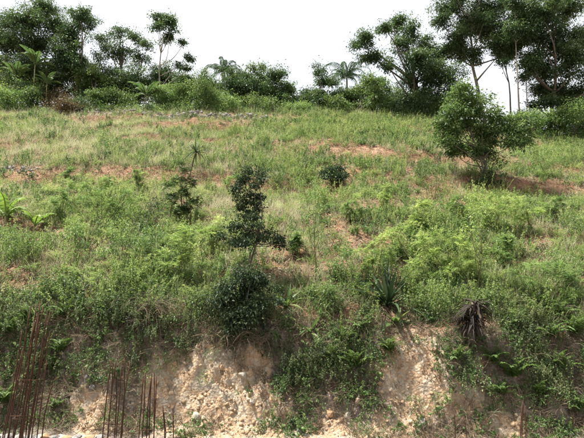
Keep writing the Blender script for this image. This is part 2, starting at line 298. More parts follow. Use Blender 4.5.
# ------------------------------------------------------------------ trees and shrubs
def plant(name, label, cat, base, clumps, leafL=.2, leafW=.1, dens=9, nl=26, sig=.3, mat='dark', bark='bark', trunk_r=.16,
          group=None, style='leaf', droop=.35, stems=1, spread=.5, tipup=.15, split=.45, tint0=0., seed=None, limbs=True, crown='crown', trunk='trunk', flat=1.0):
    """clumps: world centre(3), radius x, radius z.  base: world point on the ground"""
    r = np.random.default_rng(seed if seed is not None else int(abs(base[0]) * 977 + abs(base[1]) * 131 + 5))
    root = thing(name, label, cat, base, group); base = np.asarray(base, float)
    C = np.array([c[0] for c in clumps]) - base; RX = np.array([c[1] for c in clumps]); RZ = np.array([c[2] for c in clumps])
    tb = MB(); cb = MB(); wgt = (RX * RZ); top = (C * wgt[:, None]).sum(0) / wgt.sum(); hi = C[np.argmax(C[:, 2])]
    stemp = []
    for s in range(stems):
        e = top * .55 + hi * .45 if stems == 1 else C[r.integers(len(C))] * .8 + top * .2
        b0 = np.array([0, 0, -.12]) + (0 if stems == 1 else 1) * np.append(r.normal(size=2) * trunk_r * 1.5, 0)
        t = np.linspace(0, 1, 9)[:, None]; P = b0 + (e - b0) * t
        P[:, :2] *= 1; bow = r.normal(size=3) * np.linalg.norm(e) * .05; P += np.sin(t * np.pi) * bow
        P[:, :2] = b0[:2] + (P[:, :2] - b0[:2]) * (.35 + .65 * t)     # rise first, then lean
        P[1:-1] += r.normal(size=(7, 3)) * trunk_r * .35
        tube(tb, P, trunk_r * np.interp(t[:, 0], [0, .1, 1], [1.35, 1, .3]), 7); stemp.append(P)
    for c, rx, rz in zip(C, RX, RZ):
        if limbs:
            P = stemp[r.integers(len(stemp))]; z = np.clip(c[2] * split + r.uniform(-.1, .1) * c[2], P[0, 2] + .1, P[-1, 2])
            k = int(np.argmin(np.abs(P[:, 2] - z))); k = max(k, 2); a = P[k]; t = np.linspace(0, 1, 7)[:, None]
            L = a + (c - a) * t + np.sin(t * np.pi) * np.array([0, 0, -.06]) * np.linalg.norm(c - a) + np.sin(t * np.pi) * r.normal(size=3) * .06 * np.linalg.norm(c - a)
            r0 = trunk_r * np.interp(k / 8, [0, 1], [.7, .35]); tube(tb, L, np.interp(t[:, 0], [0, 1], [r0, r0 * .25]), 5)
        n = max(4, int(dens * (rx * rz * 2 + rx * rx) * 1.0)); per = 4; nb = max(2, n // per); n = nb * per
        bd = unit(r.normal(size=(nb, 3)) + np.array([0, 0, .18])); bl = np.clip(r.normal(1.16, .3, nb), .5, 1.75)      # branchlets of uneven reach
        f_ = np.linspace(.34, 1, per)[None, :, None] + r.normal(size=(nb, per, 1)) * .06
        q = bd[:, None] * bl[:, None, None] * f_ + r.normal(size=(nb, per, 3)) * .10; q[..., 2] -= .16 * f_[..., 0] ** 2 * bl[:, None]; q = q.reshape(-1, 3)
        tips = c + q * np.array([rx, rx * .85, rz * flat])
        for tp in tips[per - 1::per]:
            t = np.linspace(0, 1, 4)[:, None]; a = c + (tp - c) * .1; tube(tb, a + (tp - a) * t + np.sin(t * np.pi) * r.normal(size=3) * .05 * rx, np.interp(t[:, 0], [0, 1], [trunk_r * .13, trunk_r * .05]), 3, cap=False)
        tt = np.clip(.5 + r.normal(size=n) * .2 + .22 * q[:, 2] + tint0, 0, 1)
        if style == 'leaf':
            p = np.repeat(tips, nl, 0) + r.normal(size=(n * nl, 3)) * np.repeat(sig * r.uniform(.45, 1.25, (n, 1)), nl, 0) * np.array([1, 1, .6])
            d = unit(p - np.repeat(tips, nl, 0)) * .8 + r.normal(size=p.shape) * .5 + np.array([0, 0, tipup])
            sz = r.uniform(.5, 1.35, n * nl)
            leaves(cb, p, d, leafL * sz, leafW * sz, np.clip(np.repeat(tt, nl) + r.normal(size=n * nl) * .16, 0, 1), droop=droop, r=r)
        else:                                   # pinnate fronds
            nf = nl; p0 = np.repeat(tips, nf, 0); m = len(p0); hd = r.uniform(0, 2 * np.pi, m); el = r.uniform(-.3, 1.25, m); fl = sig * r.uniform(.7, 1.3, m)
            d = np.stack([np.cos(el) * np.cos(hd), np.cos(el) * np.sin(hd), np.sin(el)], -1); s = unit(np.cross(d, [0, 0, 1.]) + r.normal(size=d.shape) * .15)
            kk = np.linspace(.15, 1, 8); ft = np.repeat(tt, nf) + r.normal(size=m) * .1
            for k in kk:
                b = p0 + d * (fl * k)[:, None] - np.array([0, 0, 1]) * (fl * k * k * .35)[:, None]
                for sg in (-1, 1):
                    leaves(cb, b, s * sg + d * .5 + r.normal(size=d.shape) * .12, leafL * (1.15 - .6 * abs(k - .45)), leafW, np.clip(ft + r.normal(size=m) * .08, 0, 1), up=1.4, droop=.15, r=r)
    obj(trunk, tb.mesh(trunk, M[bark], True), root); obj(crown, cb.mesh(crown, M[mat]), root)
    return root
def sky_tree(name, label, bx, D, cl, by=None, depth=.8, cat='tree', **k):
    """clumps laid out about a trunk that stands D metres away"""
    r = np.random.default_rng(int(bx * 13 + D * 7)); b = at(bx, 100, D); b[2] = float(H(b[0], b[1])); sc = D / FPX; C = []
    span = max(c[2] for c in cl) * sc * depth * 1.6
    for c in cl:
        dy = r.uniform(-1, 1) * span; q = at(c[0], c[1], D); q[1] += dy; q[0] *= 1 + dy / D; q[2] = CAMZ + (q[2] - CAMZ) * (1 + dy / D)
        C.append((q, c[2] * sc, c[3] * sc))
    return plant(name, label, cat, b, C, **k)
def ground_shrub(name, label, px, py, cl, cat='shrub', depth=.6, **k):
    """clumps given as pixel offsets in the photograph's scale at the foot of the plant"""
    b = hit(px, py); D = b[1]; r = np.random.default_rng(int(px * 31 + py)); sc = D / FPX; C = []
    span = max(c[2] for c in cl) * sc * depth
    for c in cl:
        q = b + np.array([c[0] * sc, r.uniform(-1, 1) * span, c[1] * sc]); C.append((q, c[2] * sc, c[3] * sc))
    return plant(name, label, cat, b, C, **k)
G = 'trees along the skyline'
far = dict(leafL=.23, leafW=.115, dens=12, nl=52, sig=.36, trunk_r=.2, group=G)
sky_tree('broad_tree', 'broad dark green tree, tallest at the far left of the skyline', 38, 56,
         [(47, 8, 15, 10), (30, 24, 18, 13), (10, 22, 12, 9), (6, 45, 14, 13), (34, 48, 18, 14), (56, 27, 11, 15), (28, 70, 18, 12), (-8, 30, 10, 12), (60, 55, 12, 12)], **far)
sky_tree('leafy_tree', 'dark tree with a flat side branch, right of the broad far left tree', 73, 54,
         [(80, 15, 13, 7), (75, 30, 11, 11), (91, 22, 6, 7), (74, 52, 11, 13), (70, 70, 13, 9), (66, 38, 8, 8)], **far)
sky_tree('airy_tree', 'thin crowned tree with sky gaps, left of the slender two stemmed tree', 120, 57,
         [(104, 38, 9, 8), (122, 30, 9, 7), (135, 38, 10, 8), (148, 46, 7, 7), (120, 54, 16, 10), (100, 58, 7, 7), (140, 60, 11, 9), (128, 76, 17, 9), (112, 72, 12, 8)], **{**far, 'dens': 8, 'nl': 40})
sky_tree('slender_tree', 'slender tree with bare forked trunk and small oval top, left of centre skyline', 165, 53,
         [(162, 17, 9, 6), (172, 23, 9, 8), (160, 28, 6, 6), (169, 38, 6, 7), (184, 43, 4, 5), (189, 60, 5, 5), (187, 70, 3, 4), (178, 66, 5, 4)], **{**far, 'trunk_r': .13, 'bark': 'palebark', 'split': .62, 'sig': .3})
sky_tree('dense_tree', 'dense dark low tree behind the foot of the slender forked tree', 166, 56,
         [(160, 78, 14, 11), (178, 80, 13, 11), (150, 86, 11, 9), (190, 88, 8, 8), (138, 90, 10, 8)], **far)
sky_tree('round_tree', 'mid green round tree in front of the thin crowned tree', 97, 52.5,
         [(94, 76, 13, 13), (108, 86, 13, 10), (84, 88, 10, 9), (100, 98, 14, 6)], **{**far, 'mat': 'mid'})
sky_tree('small_tree', 'dark small tree between the grey palm and the round bush, skyline centre left', 236, 55,
         [(236, 82, 13, 9), (247, 88, 14, 11), (228, 92, 9, 8), (240, 74, 7, 4), (232, 70, 4, 3), (252, 100, 12, 8)], **{**far, 'trunk_r': .13})
for bx, cl, mt, lab in [
    (207, [(205, 74, 6, 6), (211, 84, 8, 7), (203, 94, 9, 7)], 'mid', 'small leafy tree left of the grey palm crown'),
    (248, [(249, 74, 6, 5), (243, 82, 7, 6), (254, 84, 7, 6)], 'dark', 'small dark tree left of the tiny umbrella topped tree'),
    (292, [(291, 90, 5, 5), (295, 100, 6, 6)], 'mid', 'thin low tree at the left edge of the open sky gap'),
    (307, [(307, 92, 5, 5), (304, 101, 7, 6)], 'dark', 'thin low tree at the right edge of the open sky gap'),
    (333, [(332, 84, 6, 6), (336, 95, 8, 7)], 'dark', 'small dark tree between the narrow tree and the right palm'),
    (372, [(371, 82, 7, 6), (379, 90, 8, 7)], 'mid', 'small tree right of the right palm crown')]:
    sky_tree('small_tree', lab, bx, 53.5, cl, mat=mt, **{**far, 'trunk_r': .08, 'split': .7})
sky_tree('umbrella_tree', 'tiny umbrella topped tree on a bare stem, skyline centre left', 259, 56,
         [(254, 68, 4, 3), (262, 67, 4, 3), (258, 72, 3, 2), (263, 76, 3, 3)], **{**far, 'trunk_r': .07, 'split': .85, 'mat': 'mid'})
sky_tree('round_tree', 'round topped dark tree just left of the open sky gap at centre', 279, 53,
         [(277, 78, 12, 9), (284, 92, 12, 10), (268, 94, 11, 9), (290, 104, 9, 6), (274, 106, 12, 6)], **far)
sky_tree('narrow_tree', 'narrow dark tree right of the open sky gap, left of the right palm', 321, 52,
         [(321, 67, 5, 4), (318, 74, 5, 4), (322, 84, 6, 7), (319, 98, 8, 8), (310, 102, 8, 8), (328, 106, 9, 6)], **{**far, 'trunk_r': .11, 'split': .7})
sky_tree('bushy_tree', 'bushy mid green tree beneath the right palm', 357, 51,
         [(352, 96, 12, 10), (366, 92, 11, 9), (358, 108, 16, 8), (378, 96, 10, 9), (340, 106, 10, 8), (386, 108, 10, 7)], **{**far, 'mat': 'mid'})
sky_tree('spreading_tree', 'spreading dark tree with branches reaching left, right of the right palm', 420, 50,
         [(364, 40, 11, 7), (358, 45, 6, 4), (373, 58, 12, 6), (395, 24, 12, 8), (385, 28, 7, 6), (403, 44, 11, 9), (416, 62, 14, 12), (431, 76, 15, 15), (421, 98, 13, 9), (440, 56, 13, 12), (388, 66, 7, 5), (408, 82, 9, 8), (412, 30, 9, 8), (402, 100, 9, 6), (448, 74, 12, 13), (452, 94, 10, 9), (436, 100, 12, 9), (425, 44, 10, 9)], **{**far, 'trunk_r': .24, 'dens': 12})
sky_tree('tall_tree', 'tall tree with pale leaning trunk, crown cut by the photo top', 486, 51,
         [(450, 8, 16, 11), (470, 20, 15, 11), (495, 8, 18, 11), (489, 33, 15, 11), (460, 36, 12, 9), (506, 38, 13, 11), (441, 20, 9, 7), (475, 54, 10, 7), (512, 52, 8, 7), (456, -10, 14, 8), (480, -14, 16, 10), (462, 52, 10, 8), (452, 48, 10, 9), (500, 54, 9, 7), (485, 18, 12, 10)], **{**far, 'bark': 'palebark', 'split': .82, 'trunk_r': .22})
sky_tree('tall_tree', 'massive dark tree at the far right with a straight brown trunk', 547, 48,
         [(540, 14, 20, 14), (565, 8, 18, 13), (556, 40, 18, 15), (531, 40, 13, 12), (572, 60, 15, 17), (541, 72, 15, 15), (562, 90, 13, 12), (584, 36, 12, 14), (530, 60, 10, 10), (579, 92, 10, 11), (549, 100, 8, 7), (566, 106, 10, 9), (538, 92, 10, 9), (534, 104, 6, 5), (522, 22, 14, 12), (516, 46, 10, 9), (586, 108, 9, 8), (596, 70, 12, 14), (550, -14, 20, 10)], **{**far, 'trunk_r': .24, 'dens': 12, 'split': .6})
sky_tree('slender_tree', 'slim pale trunked tree left of the massive far right tree', 520, 47,
         [(518, 18, 11, 9), (510, 30, 9, 7), (524, 34, 8, 8), (514, 4, 10, 7)], **{**far, 'trunk_r': .10, 'bark': 'palebark', 'split': .8})
sky_tree('slender_tree', 'slim leaning trunk between the tall pale tree and the slim pale trunked tree', 508, 49,
         [(500, 60, 6, 5), (503, 48, 8, 6), (497, 44, 7, 6)], **{**far, 'trunk_r': .11, 'bark': 'bark', 'split': .8})
sky_tree('slender_tree', 'slim grey pole tree close against the massive far right tree', 534, 46.5,
         [(526, 62, 7, 5), (534, 54, 8, 6), (522, 76, 4, 3)], **{**far, 'trunk_r': .08, 'bark': 'palebark', 'split': .8})

# the fruit tree on the upper right of the slope
ft = dict(leafL=.17, leafW=.085, dens=26, nl=34, sig=.24, trunk_r=.06, stems=4, split=.5, tint0=-.1, mat='mid', bark='bark')
r_ = ground_shrub('fruit_tree', 'low branching light green tree with several stems on the upper right slope', 486, 184,
             [(-24, 97, 12, 8), (-14, 90, 9, 6), (-34, 70, 14, 11), (-10, 78, 12, 11), (14, 70, 13, 11), (28, 54, 12, 10), (-31, 52, 13, 8), (-1, 54, 13, 8), (24, 40, 10, 7), (-42, 44, 8, 5), (-18, 64, 12, 9), (40, 50, 8, 7), (2, 90, 7, 6), (-26, 80, 12, 10), (8, 44, 11, 7), (-20, 40, 10, 6), (34, 66, 9, 8), (-40, 60, 9, 8), (-6, 36, 11, 6), (14, 32, 9, 5), (-30, 34, 8, 5), (-22, 102, 8, 5)],
             cat='tree', depth=1.0, **ft)
ground_shrub('leafy_shrub', 'dark bush hiding the foot of the low branching tree on the upper right slope', 488, 190, [(-8, 10, 9, 6), (6, 12, 9, 7), (0, 20, 8, 7), (15, 6, 8, 5), (-17, 6, 8, 5)], leafL=.11, leafW=.055, nl=26, sig=.18, dens=26, trunk_r=.03, stems=3, mat='dark', bark='stem', split=.4, group='shrubs on the slope', crown='foliage', trunk='stem')
# the dark small tree in the middle of the slope
b = hit(246, 276)
ground_shrub('dark_tree', 'small blackish green tree in the middle of the slope, tiered with a bare foot', 248, 279,
             [(-14, 90, 4.5, 3), (-9, 97, 4, 3), (6, 92, 4.5, 3), (-3, 101, 3.5, 3), (13, 99, 3.5, 2.4), (10, 107, 2.5, 2.4), (-2, 108, 2.5, 2.6), (-11, 81, 6, 2.6), (10, 83, 5, 2.6), (0, 86, 5, 3), (-1, 77, 6, 3), (8, 74, 5, 2.4), (-7, 71, 6, 2.6), (3, 67, 6, 2.6), (-3, 61, 7, 2.6), (6, 60, 6, 2.4),
              (-17, 51, 8, 2.2), (-27, 42, 8, 2.0), (-5, 53, 9, 2.6), (9, 52, 9, 2.6), (21, 45, 9, 2.2), (35, 34, 8, 1.8), (0, 45, 13, 2.6), (-15, 37, 10, 2.0), (14, 39, 11, 2.2), (0, 35, 12, 2.0), (28, 39, 8, 2.0)],
             cat='tree', leafL=.095, leafW=.05, dens=78, nl=30, sig=.115, trunk_r=.035, stems=2, mat='deep', split=.9, depth=.9, droop=.15, tipup=0)
ground_shrub('dark_shrub', 'blackish green spreading shrub hanging over the bank below the small dark tree', 246, 324,
             [(-5, 52, 12, 5), (6, 46, 14, 6), (-22, 38, 10, 7), (18, 40, 11, 7), (-2, 34, 17, 10), (-18, 20, 11, 9), (18, 20, 12, 9), (0, 10, 15, 9), (27, 28, 7, 8), (22, 0, 8, 7), (-12, 2, 10, 7), (-28, 26, 6, 6), (4, -6, 10, 6)],
             leafL=.085, leafW=.048, dens=85, nl=36, sig=.14, trunk_r=.035, stems=4, mat='deep', split=.5, depth=.7)
ground_shrub('small_tree', 'small rounded dark leafy tree standing alone, right of centre on the upper slope', 334, 191,
             [(0, 20, 8, 4), (-6, 15, 6, 3.5), (6, 15, 6, 3.5), (0, 13, 8, 4), (4, 25, 4, 3), (-10, 18, 4, 2)], cat='tree', leafL=.12, leafW=.07, dens=45, nl=34, sig=.16, trunk_r=.045, mat='deep', split=.8, depth=.8)
# ---- shrubs on the slope
SH = 'shrubs on the slope'
pin = dict(style='pinnate', leafL=.062, leafW=.024, nl=6, sig=.30, dens=24, flat=1.25, trunk_r=.022, stems=5, bark='stem', split=.4, group=SH, crown='foliage', trunk='stem')
lf = dict(leafL=.075, leafW=.038, nl=22, sig=.17, dens=26, flat=1.2, trunk_r=.022, stems=4, bark='stem', split=.4, group=SH, crown='foliage', trunk='stem')
ground_shrub('feathery_shrub', 'largest feathery lime green shrub, left of the small dark tree', 181, 288,
             [(-14, 52, 10, 8), (4, 60, 11, 8), (16, 54, 9, 8), (-4, 44, 13, 9), (14, 40, 11, 8), (-18, 38, 8, 7), (2, 28, 12, 8), (-10, 20, 9, 7)], mat='lime', **pin)
ground_shrub('feathery_shrub', 'wide feathery green shrub with flat tiers on the left slope', 104, 232,
             [(-20, 46, 10, 6), (-6, 54, 11, 6), (10, 50, 10, 6), (18, 40, 11, 6), (-10, 36, 12, 7), (4, 28, 14, 8), (24, 30, 10, 6), (-24, 34, 8, 5)], mat='light', **pin)
ground_shrub('leafy_shrub', 'dull green leafy shrub just below the wide tiered shrub on the left', 122, 268,
             [(-8, 40, 12, 9), (10, 44, 12, 9), (0, 26, 14, 10), (16, 28, 8, 8), (-16, 22, 9, 8)], mat='light', **lf)
ground_shrub('leafy_shrub', 'small dark leafy clump between the tiered shrub and the dark upright plant', 150, 222,
             [(0, 16, 6, 6), (-2, 8, 7, 5), (3, 22, 4, 4)], mat='deep', **lf)
ground_shrub('upright_shrub', 'dark upright feathery shrub below the spiky topped plant', 182, 222,
             [(-3, 42, 8, 7), (5, 32, 9, 7), (-7, 26, 9, 7), (7, 20, 9, 6), (-2, 13, 10, 7), (0, 52, 5, 6), (-10, 36, 5, 4), (11, 40, 5, 4)], mat='dark', **{**pin, 'dens': 44, 'leafL': .075, 'leafW': .032})
ground_shrub('leafy_shrub', 'rounded grey green shrub at the left edge below the banana seedlings', 20, 262,
             [(-14, 22, 12, 8), (6, 28, 14, 9), (20, 18, 10, 7), (-2, 12, 16, 8)], mat='mid', **lf)
ground_shrub('leafy_shrub', 'rounded green shrub above and left of the thin bare sapling at centre', 308, 208,
             [(-8, 24, 9, 7), (6, 28, 10, 8), (12, 18, 8, 7), (-2, 14, 11, 8)], mat='light', **lf)
ground_shrub('thin_sapling', 'thin bare stemmed sapling with sparse leaves right of the small dark tree', 317, 276,
             [(-6, 76, 7, 6), (8, 70, 8, 6), (0, 88, 5, 5), (12, 58, 7, 5), (-8, 56, 6, 5), (2, 40, 5, 4), (6, 24, 6, 4)], mat='light', cat='sapling', **{**lf, 'dens': 13, 'stems': 1, 'trunk_r': .022, 'nl': 16})
ground_shrub('feathery_shrub', 'lime feathery shrub above the dark rosette plant, right of centre', 377, 290,
             [(-6, 40, 9, 7), (6, 46, 9, 8), (0, 28, 11, 8), (12, 32, 8, 7), (-10, 24, 8, 7)], mat='lime', **pin)
ground_shrub('feathery_shrub', 'yellow green feathery shrub right of the lime shrub above the dark rosette', 405, 262,
             [(-10, 26, 9, 7), (4, 32, 10, 7), (12, 22, 8, 7), (0, 14, 12, 7)], mat='lime', **pin)
ground_shrub('feathery_shrub', 'biggest bushy lime shrub on the right slope beside the tall thin stem', 446, 288,
             [(-18, 44, 11, 8), (-2, 54, 12, 9), (16, 48, 11, 8), (-8, 34, 14, 9), (10, 30, 13, 9), (24, 36, 10, 8), (0, 16, 15, 9), (-22, 24, 9, 8), (22, 18, 9, 8)], mat='lime', **pin)
ground_shrub('tall_sapling', 'tall thin brown stemmed sapling with sparse yellow leaves on the right slope', 477, 292,
             [(-4, 76, 6, 5), (6, 82, 7, 5), (0, 94, 5, 5), (8, 64, 7, 5), (-8, 60, 7, 5), (4, 46, 6, 5), (10, 34, 6, 4)], mat='lime', cat='sapling', **{**lf, 'dens': 14, 'stems': 1, 'trunk_r': .025, 'nl': 16})
ground_shrub('feathery_shrub', 'bright green wide shrub just below the low branching tree', 492, 232,
             [(-14, 26, 10, 7), (0, 32, 11, 7), (14, 26, 11, 7), (4, 16, 15, 8), (-10, 14, 10, 7)], mat='lime', **pin)
ground_shrub('feathery_shrub', 'bright green shrub right of the wide one below the low branching tree', 530, 232,
             [(-8, 24, 9, 7), (6, 20, 10, 7), (-2, 12, 12, 7)], mat='lime', **pin)
ground_shrub('leafy_shrub', 'dark footed green shrub left of the low branching tree', 434, 202,
             [(-6, 28, 7, 6), (4, 32, 7, 6), (8, 22, 7, 6), (-4, 18, 8, 6), (2, 10, 8, 4)], mat='mid', **lf)
ground_shrub('leafy_shrub', 'green rounded shrub at the right edge of the slope', 572, 240,
             [(-8, 20, 9, 7), (6, 24, 9, 7), (0, 10, 12, 7)], mat='mid', **lf)
ground_shrub('leafy_shrub', 'tiny dark green round bush on bare soil at right', 541, 252, [(0, 7, 5, 4), (-2, 4, 5, 3)], mat='dark', **{**lf, 'dens': 45})
ground_shrub('feathery_shrub', 'olive green bush on the bank edge at the right, above the ferns', 540, 305,
             [(-18, 30, 12, 8), (0, 38, 13, 9), (18, 34, 12, 9), (6, 20, 16, 10), (-14, 16, 12, 8), (32, 26, 10, 8)], mat='light', **pin)
ground_shrub('leafy_shrub', 'olive bush on the bank edge right of the dark rosette plant', 428, 318,
             [(-10, 16, 10, 7), (6, 20, 11, 8), (0, 8, 12, 7), (16, 10, 8, 6)], mat='mid', **lf)
ground_shrub('leafy_shrub', 'dark green bush on the bank edge left of the hanging dry brush', 108, 316,
             [(-14, 14, 12, 8), (4, 18, 12, 9), (16, 8, 9, 8), (-4, 4, 14, 8)], mat='mid', **lf)
ground_shrub('leafy_shrub', 'green bush on the bank edge between the dry brush and the dark hanging shrub', 196, 318,
             [(-8, 20, 10, 8), (8, 22, 11, 9), (0, 8, 14, 9), (16, 8, 8, 8), (-14, 4, 8, 7)], mat='mid', **lf)
ground_shrub('leafy_shrub', 'mid green bush lower left of the fruit tree by the grass', 399, 166, [(-6, 10, 9, 5), (6, 12, 9, 6), (0, 5, 12, 4)], mat='mid', **lf)
ground_shrub('leafy_shrub', 'tall grassy green bush right of the fruit tree', 545, 178,
             [(-16, 20, 10, 6), (0, 24, 11, 7), (16, 22, 11, 7), (4, 12, 16, 6)], mat='light', **lf)
for (px, py, w, h, mt, st, lab) in [
    (62, 222, 13, 34, 'light', 1, 'loose feathery bush right of the low spread banana seedling'),
    (76, 262, 12, 38, 'light', 0, 'loose leafy bush between the grey green shrub and the dull green shrub at left'),
    (148, 262, 11, 34, 'light', 0, 'loose leafy bush left of the largest lime shrub'),
    (214, 252, 9, 28, 'lime', 1, 'small lime bush between the largest lime shrub and the small dark tree'),
    (232, 196, 10, 20, 'light', 1, 'small pale bush up left of the small dark tree top'),
    (276, 190, 10, 18, 'mid', 0, 'low green bush up right of the small dark tree top'),
    (140, 196, 10, 24, 'light', 1, 'airy bush above the small dark leafy clump'),
    (70, 186, 10, 18, 'light', 1, 'low airy bush on the dry upper left slope'),
    (298, 258, 8, 22, 'light', 1, 'small airy bush beside the thin bare sapling, left side'),
    (340, 284, 11, 30, 'light', 0, 'leafy bush right of the thin bare sapling foot'),
    (352, 222, 9, 20, 'light', 1, 'airy small bush below the small rounded dark tree'),
    (384, 214, 10, 24, 'lime', 1, 'lime bush left of the dark footed shrub, mid slope'),
    (420, 234, 12, 30, 'lime', 1, 'tall lime bush above the biggest bushy lime shrub'),
    (462, 226, 11, 26, 'light', 1, 'airy bush left of the wide bright shrub below the branching tree'),
    (508, 268, 12, 32, 'light', 1, 'airy green bush right of the tall brown stemmed sapling'),
    (560, 286, 13, 34, 'light', 0, 'leafy bush above the ferns near the right edge'),
    (552, 222, 10, 22, 'light', 1, 'small airy bush left of the green rounded shrub at the right edge'),
    (420, 178, 9, 16, 'mid', 0, 'small green bush on the terrace left of the branching tree'),
    (366, 190, 10, 16, 'light', 0, 'low bush right of the small rounded dark tree'),
    (520, 172, 10, 20, 'light', 0, 'green bush right beneath the branching tree crown'),
    (48, 300, 12, 26, 'mid', 0, 'olive bush on the bank edge above the tall rusty bars'),
    (330, 312, 11, 24, 'mid', 0, 'olive bush on the bank edge above the green tangle'),
    (490, 316, 12, 26, 'mid', 0, 'olive bush on the bank edge right of the dead dark plant')]:
    rr2 = np.random.default_rng(int(px * 3 + py)); cl = [(rr2.uniform(-.6, .6) * w, h * f, w * (.75 - .3 * f), h * .2) for f in (.25, .4, .5, .65, .8, .95)]
    ground_shrub('airy_shrub' if st else 'leafy_shrub', lab, px, py, cl, mat=mt, **({**pin, 'dens': 20} if st else {**lf, 'dens': 22}))
# ---- crest bushes
CB = 'bushes along the crest'
def foot(px, D):
    p = at(px, 100, D); p[2] = float(H(p[0], p[1])); return float(proj(p[None])[1][0])
cbk = dict(leafL=.17, leafW=.09, nl=36, sig=.36, dens=13, trunk_r=.05, stems=3, split=.4, group=CB, crown='foliage', trunk='stem')
for bx, cl, mt, lab in [
    (10, [(6, 96, 12, 8), (18, 100, 12, 6), (-4, 102, 10, 6)], 'light', 'pale green bush at the left end of the crest under the banana plants'),
    (28, [(26, 88, 10, 7), (36, 96, 10, 6)], 'mid', 'green bush at the foot of the leftmost banana plants'),
    (58, [(52, 97, 9, 5), (64, 101, 10, 5)], 'rust_leaf', 'russet brown bush on the crest at left'),
    (84, [(82, 104, 10, 5), (92, 100, 8, 5)], 'dark', 'low dark bush below the mid green round tree'),
    (118, [(112, 98, 10, 6), (124, 102, 10, 5)], 'mid', 'low green bush left of the crest banana plant'),
    (160, [(156, 100, 8, 6), (168, 98, 9, 6), (162, 92, 8, 6)], 'light', 'light green bush right of the crest banana plant'),
    (187, [(182, 94, 9, 8), (192, 98, 8, 6)], 'light', 'rounded light green bush right of the slender forked tree'),
    (206, [(204, 86, 9, 8), (212, 96, 9, 7), (200, 98, 8, 6)], 'mid', 'green bush left of the grey palm'),
    (224, [(220, 100, 8, 7), (230, 104, 8, 5)], 'light', 'pale bush under the grey palm'),
    (262, [(256, 104, 9, 6), (266, 107, 9, 5)], 'mid', 'low green bush left of the sky gap at centre'),
    (300, [(296, 110, 8, 4), (306, 112, 8, 4)], 'light', 'lowest pale bush in the sky gap at centre'),
    (330, [(326, 112, 9, 5), (338, 114, 9, 4)], 'mid', 'low bush under the narrow dark tree'),
    (395, [(390, 114, 10, 5), (402, 116, 9, 5)], 'dark', 'dark low bush left of the spreading tree trunk'),
    (436, [(430, 114, 10, 7), (442, 108, 9, 7)], 'mid', 'green bush at the foot of the spreading tree'),
    (540, [(534, 118, 10, 6), (546, 122, 10, 5)], 'light', 'light bush at the foot of the massive far right tree'),
    (572, [(566, 118, 10, 7), (580, 112, 10, 8), (576, 124, 12, 6)], 'light', 'light green bush at the right end of the crest')]:
    cl = [(a, c - 1, d * 1.25, e * 1.35) for a, c, d, e in cl] + [(bx + q * 8, foot(bx, 50.5 if bx < 500 else 46) - 4, 10, 6) for q in (-1, 0, 1)]
    sky_tree('crest_bush', lab, bx, 50.5 if bx < 500 else 46, cl, cat='bush', mat=mt, **cbk)
for bx, cl, mt, lab in [
    (556, [(550, 120, 10, 7), (562, 122, 10, 6), (556, 128, 14, 5)], 'mid', 'low bush closing the gap beneath the massive far right tree'),
    (588, [(584, 122, 9, 8), (594, 124, 9, 7), (586, 130, 14, 5)], 'mid', 'bush cut by the right edge of the photo at the crest'),
    (528, [(520, 118, 9, 6), (534, 116, 9, 7), (528, 126, 14, 5)], 'mid', 'green bush between the slim trunks left of the massive far right tree'),
    (505, [(498, 120, 9, 6), (510, 122, 10, 6)], 'light', 'low pale bush behind the low branching tree, right side'),
    (74, [(68, 104, 9, 4), (80, 106, 9, 3)], 'rust_leaf', 'low dead brown brush on the crest right of the russet bush')]:
    fy = foot(bx, 48.5); sky_tree('crest_bush', lab, bx, 48.5, cl + [(bx + q * 7, fy - 3, 9, 5) for q in (-2, -1, 0, 1, 2)], cat='bush', mat=mt, **cbk)
TK = 'thicket trees behind the crest'
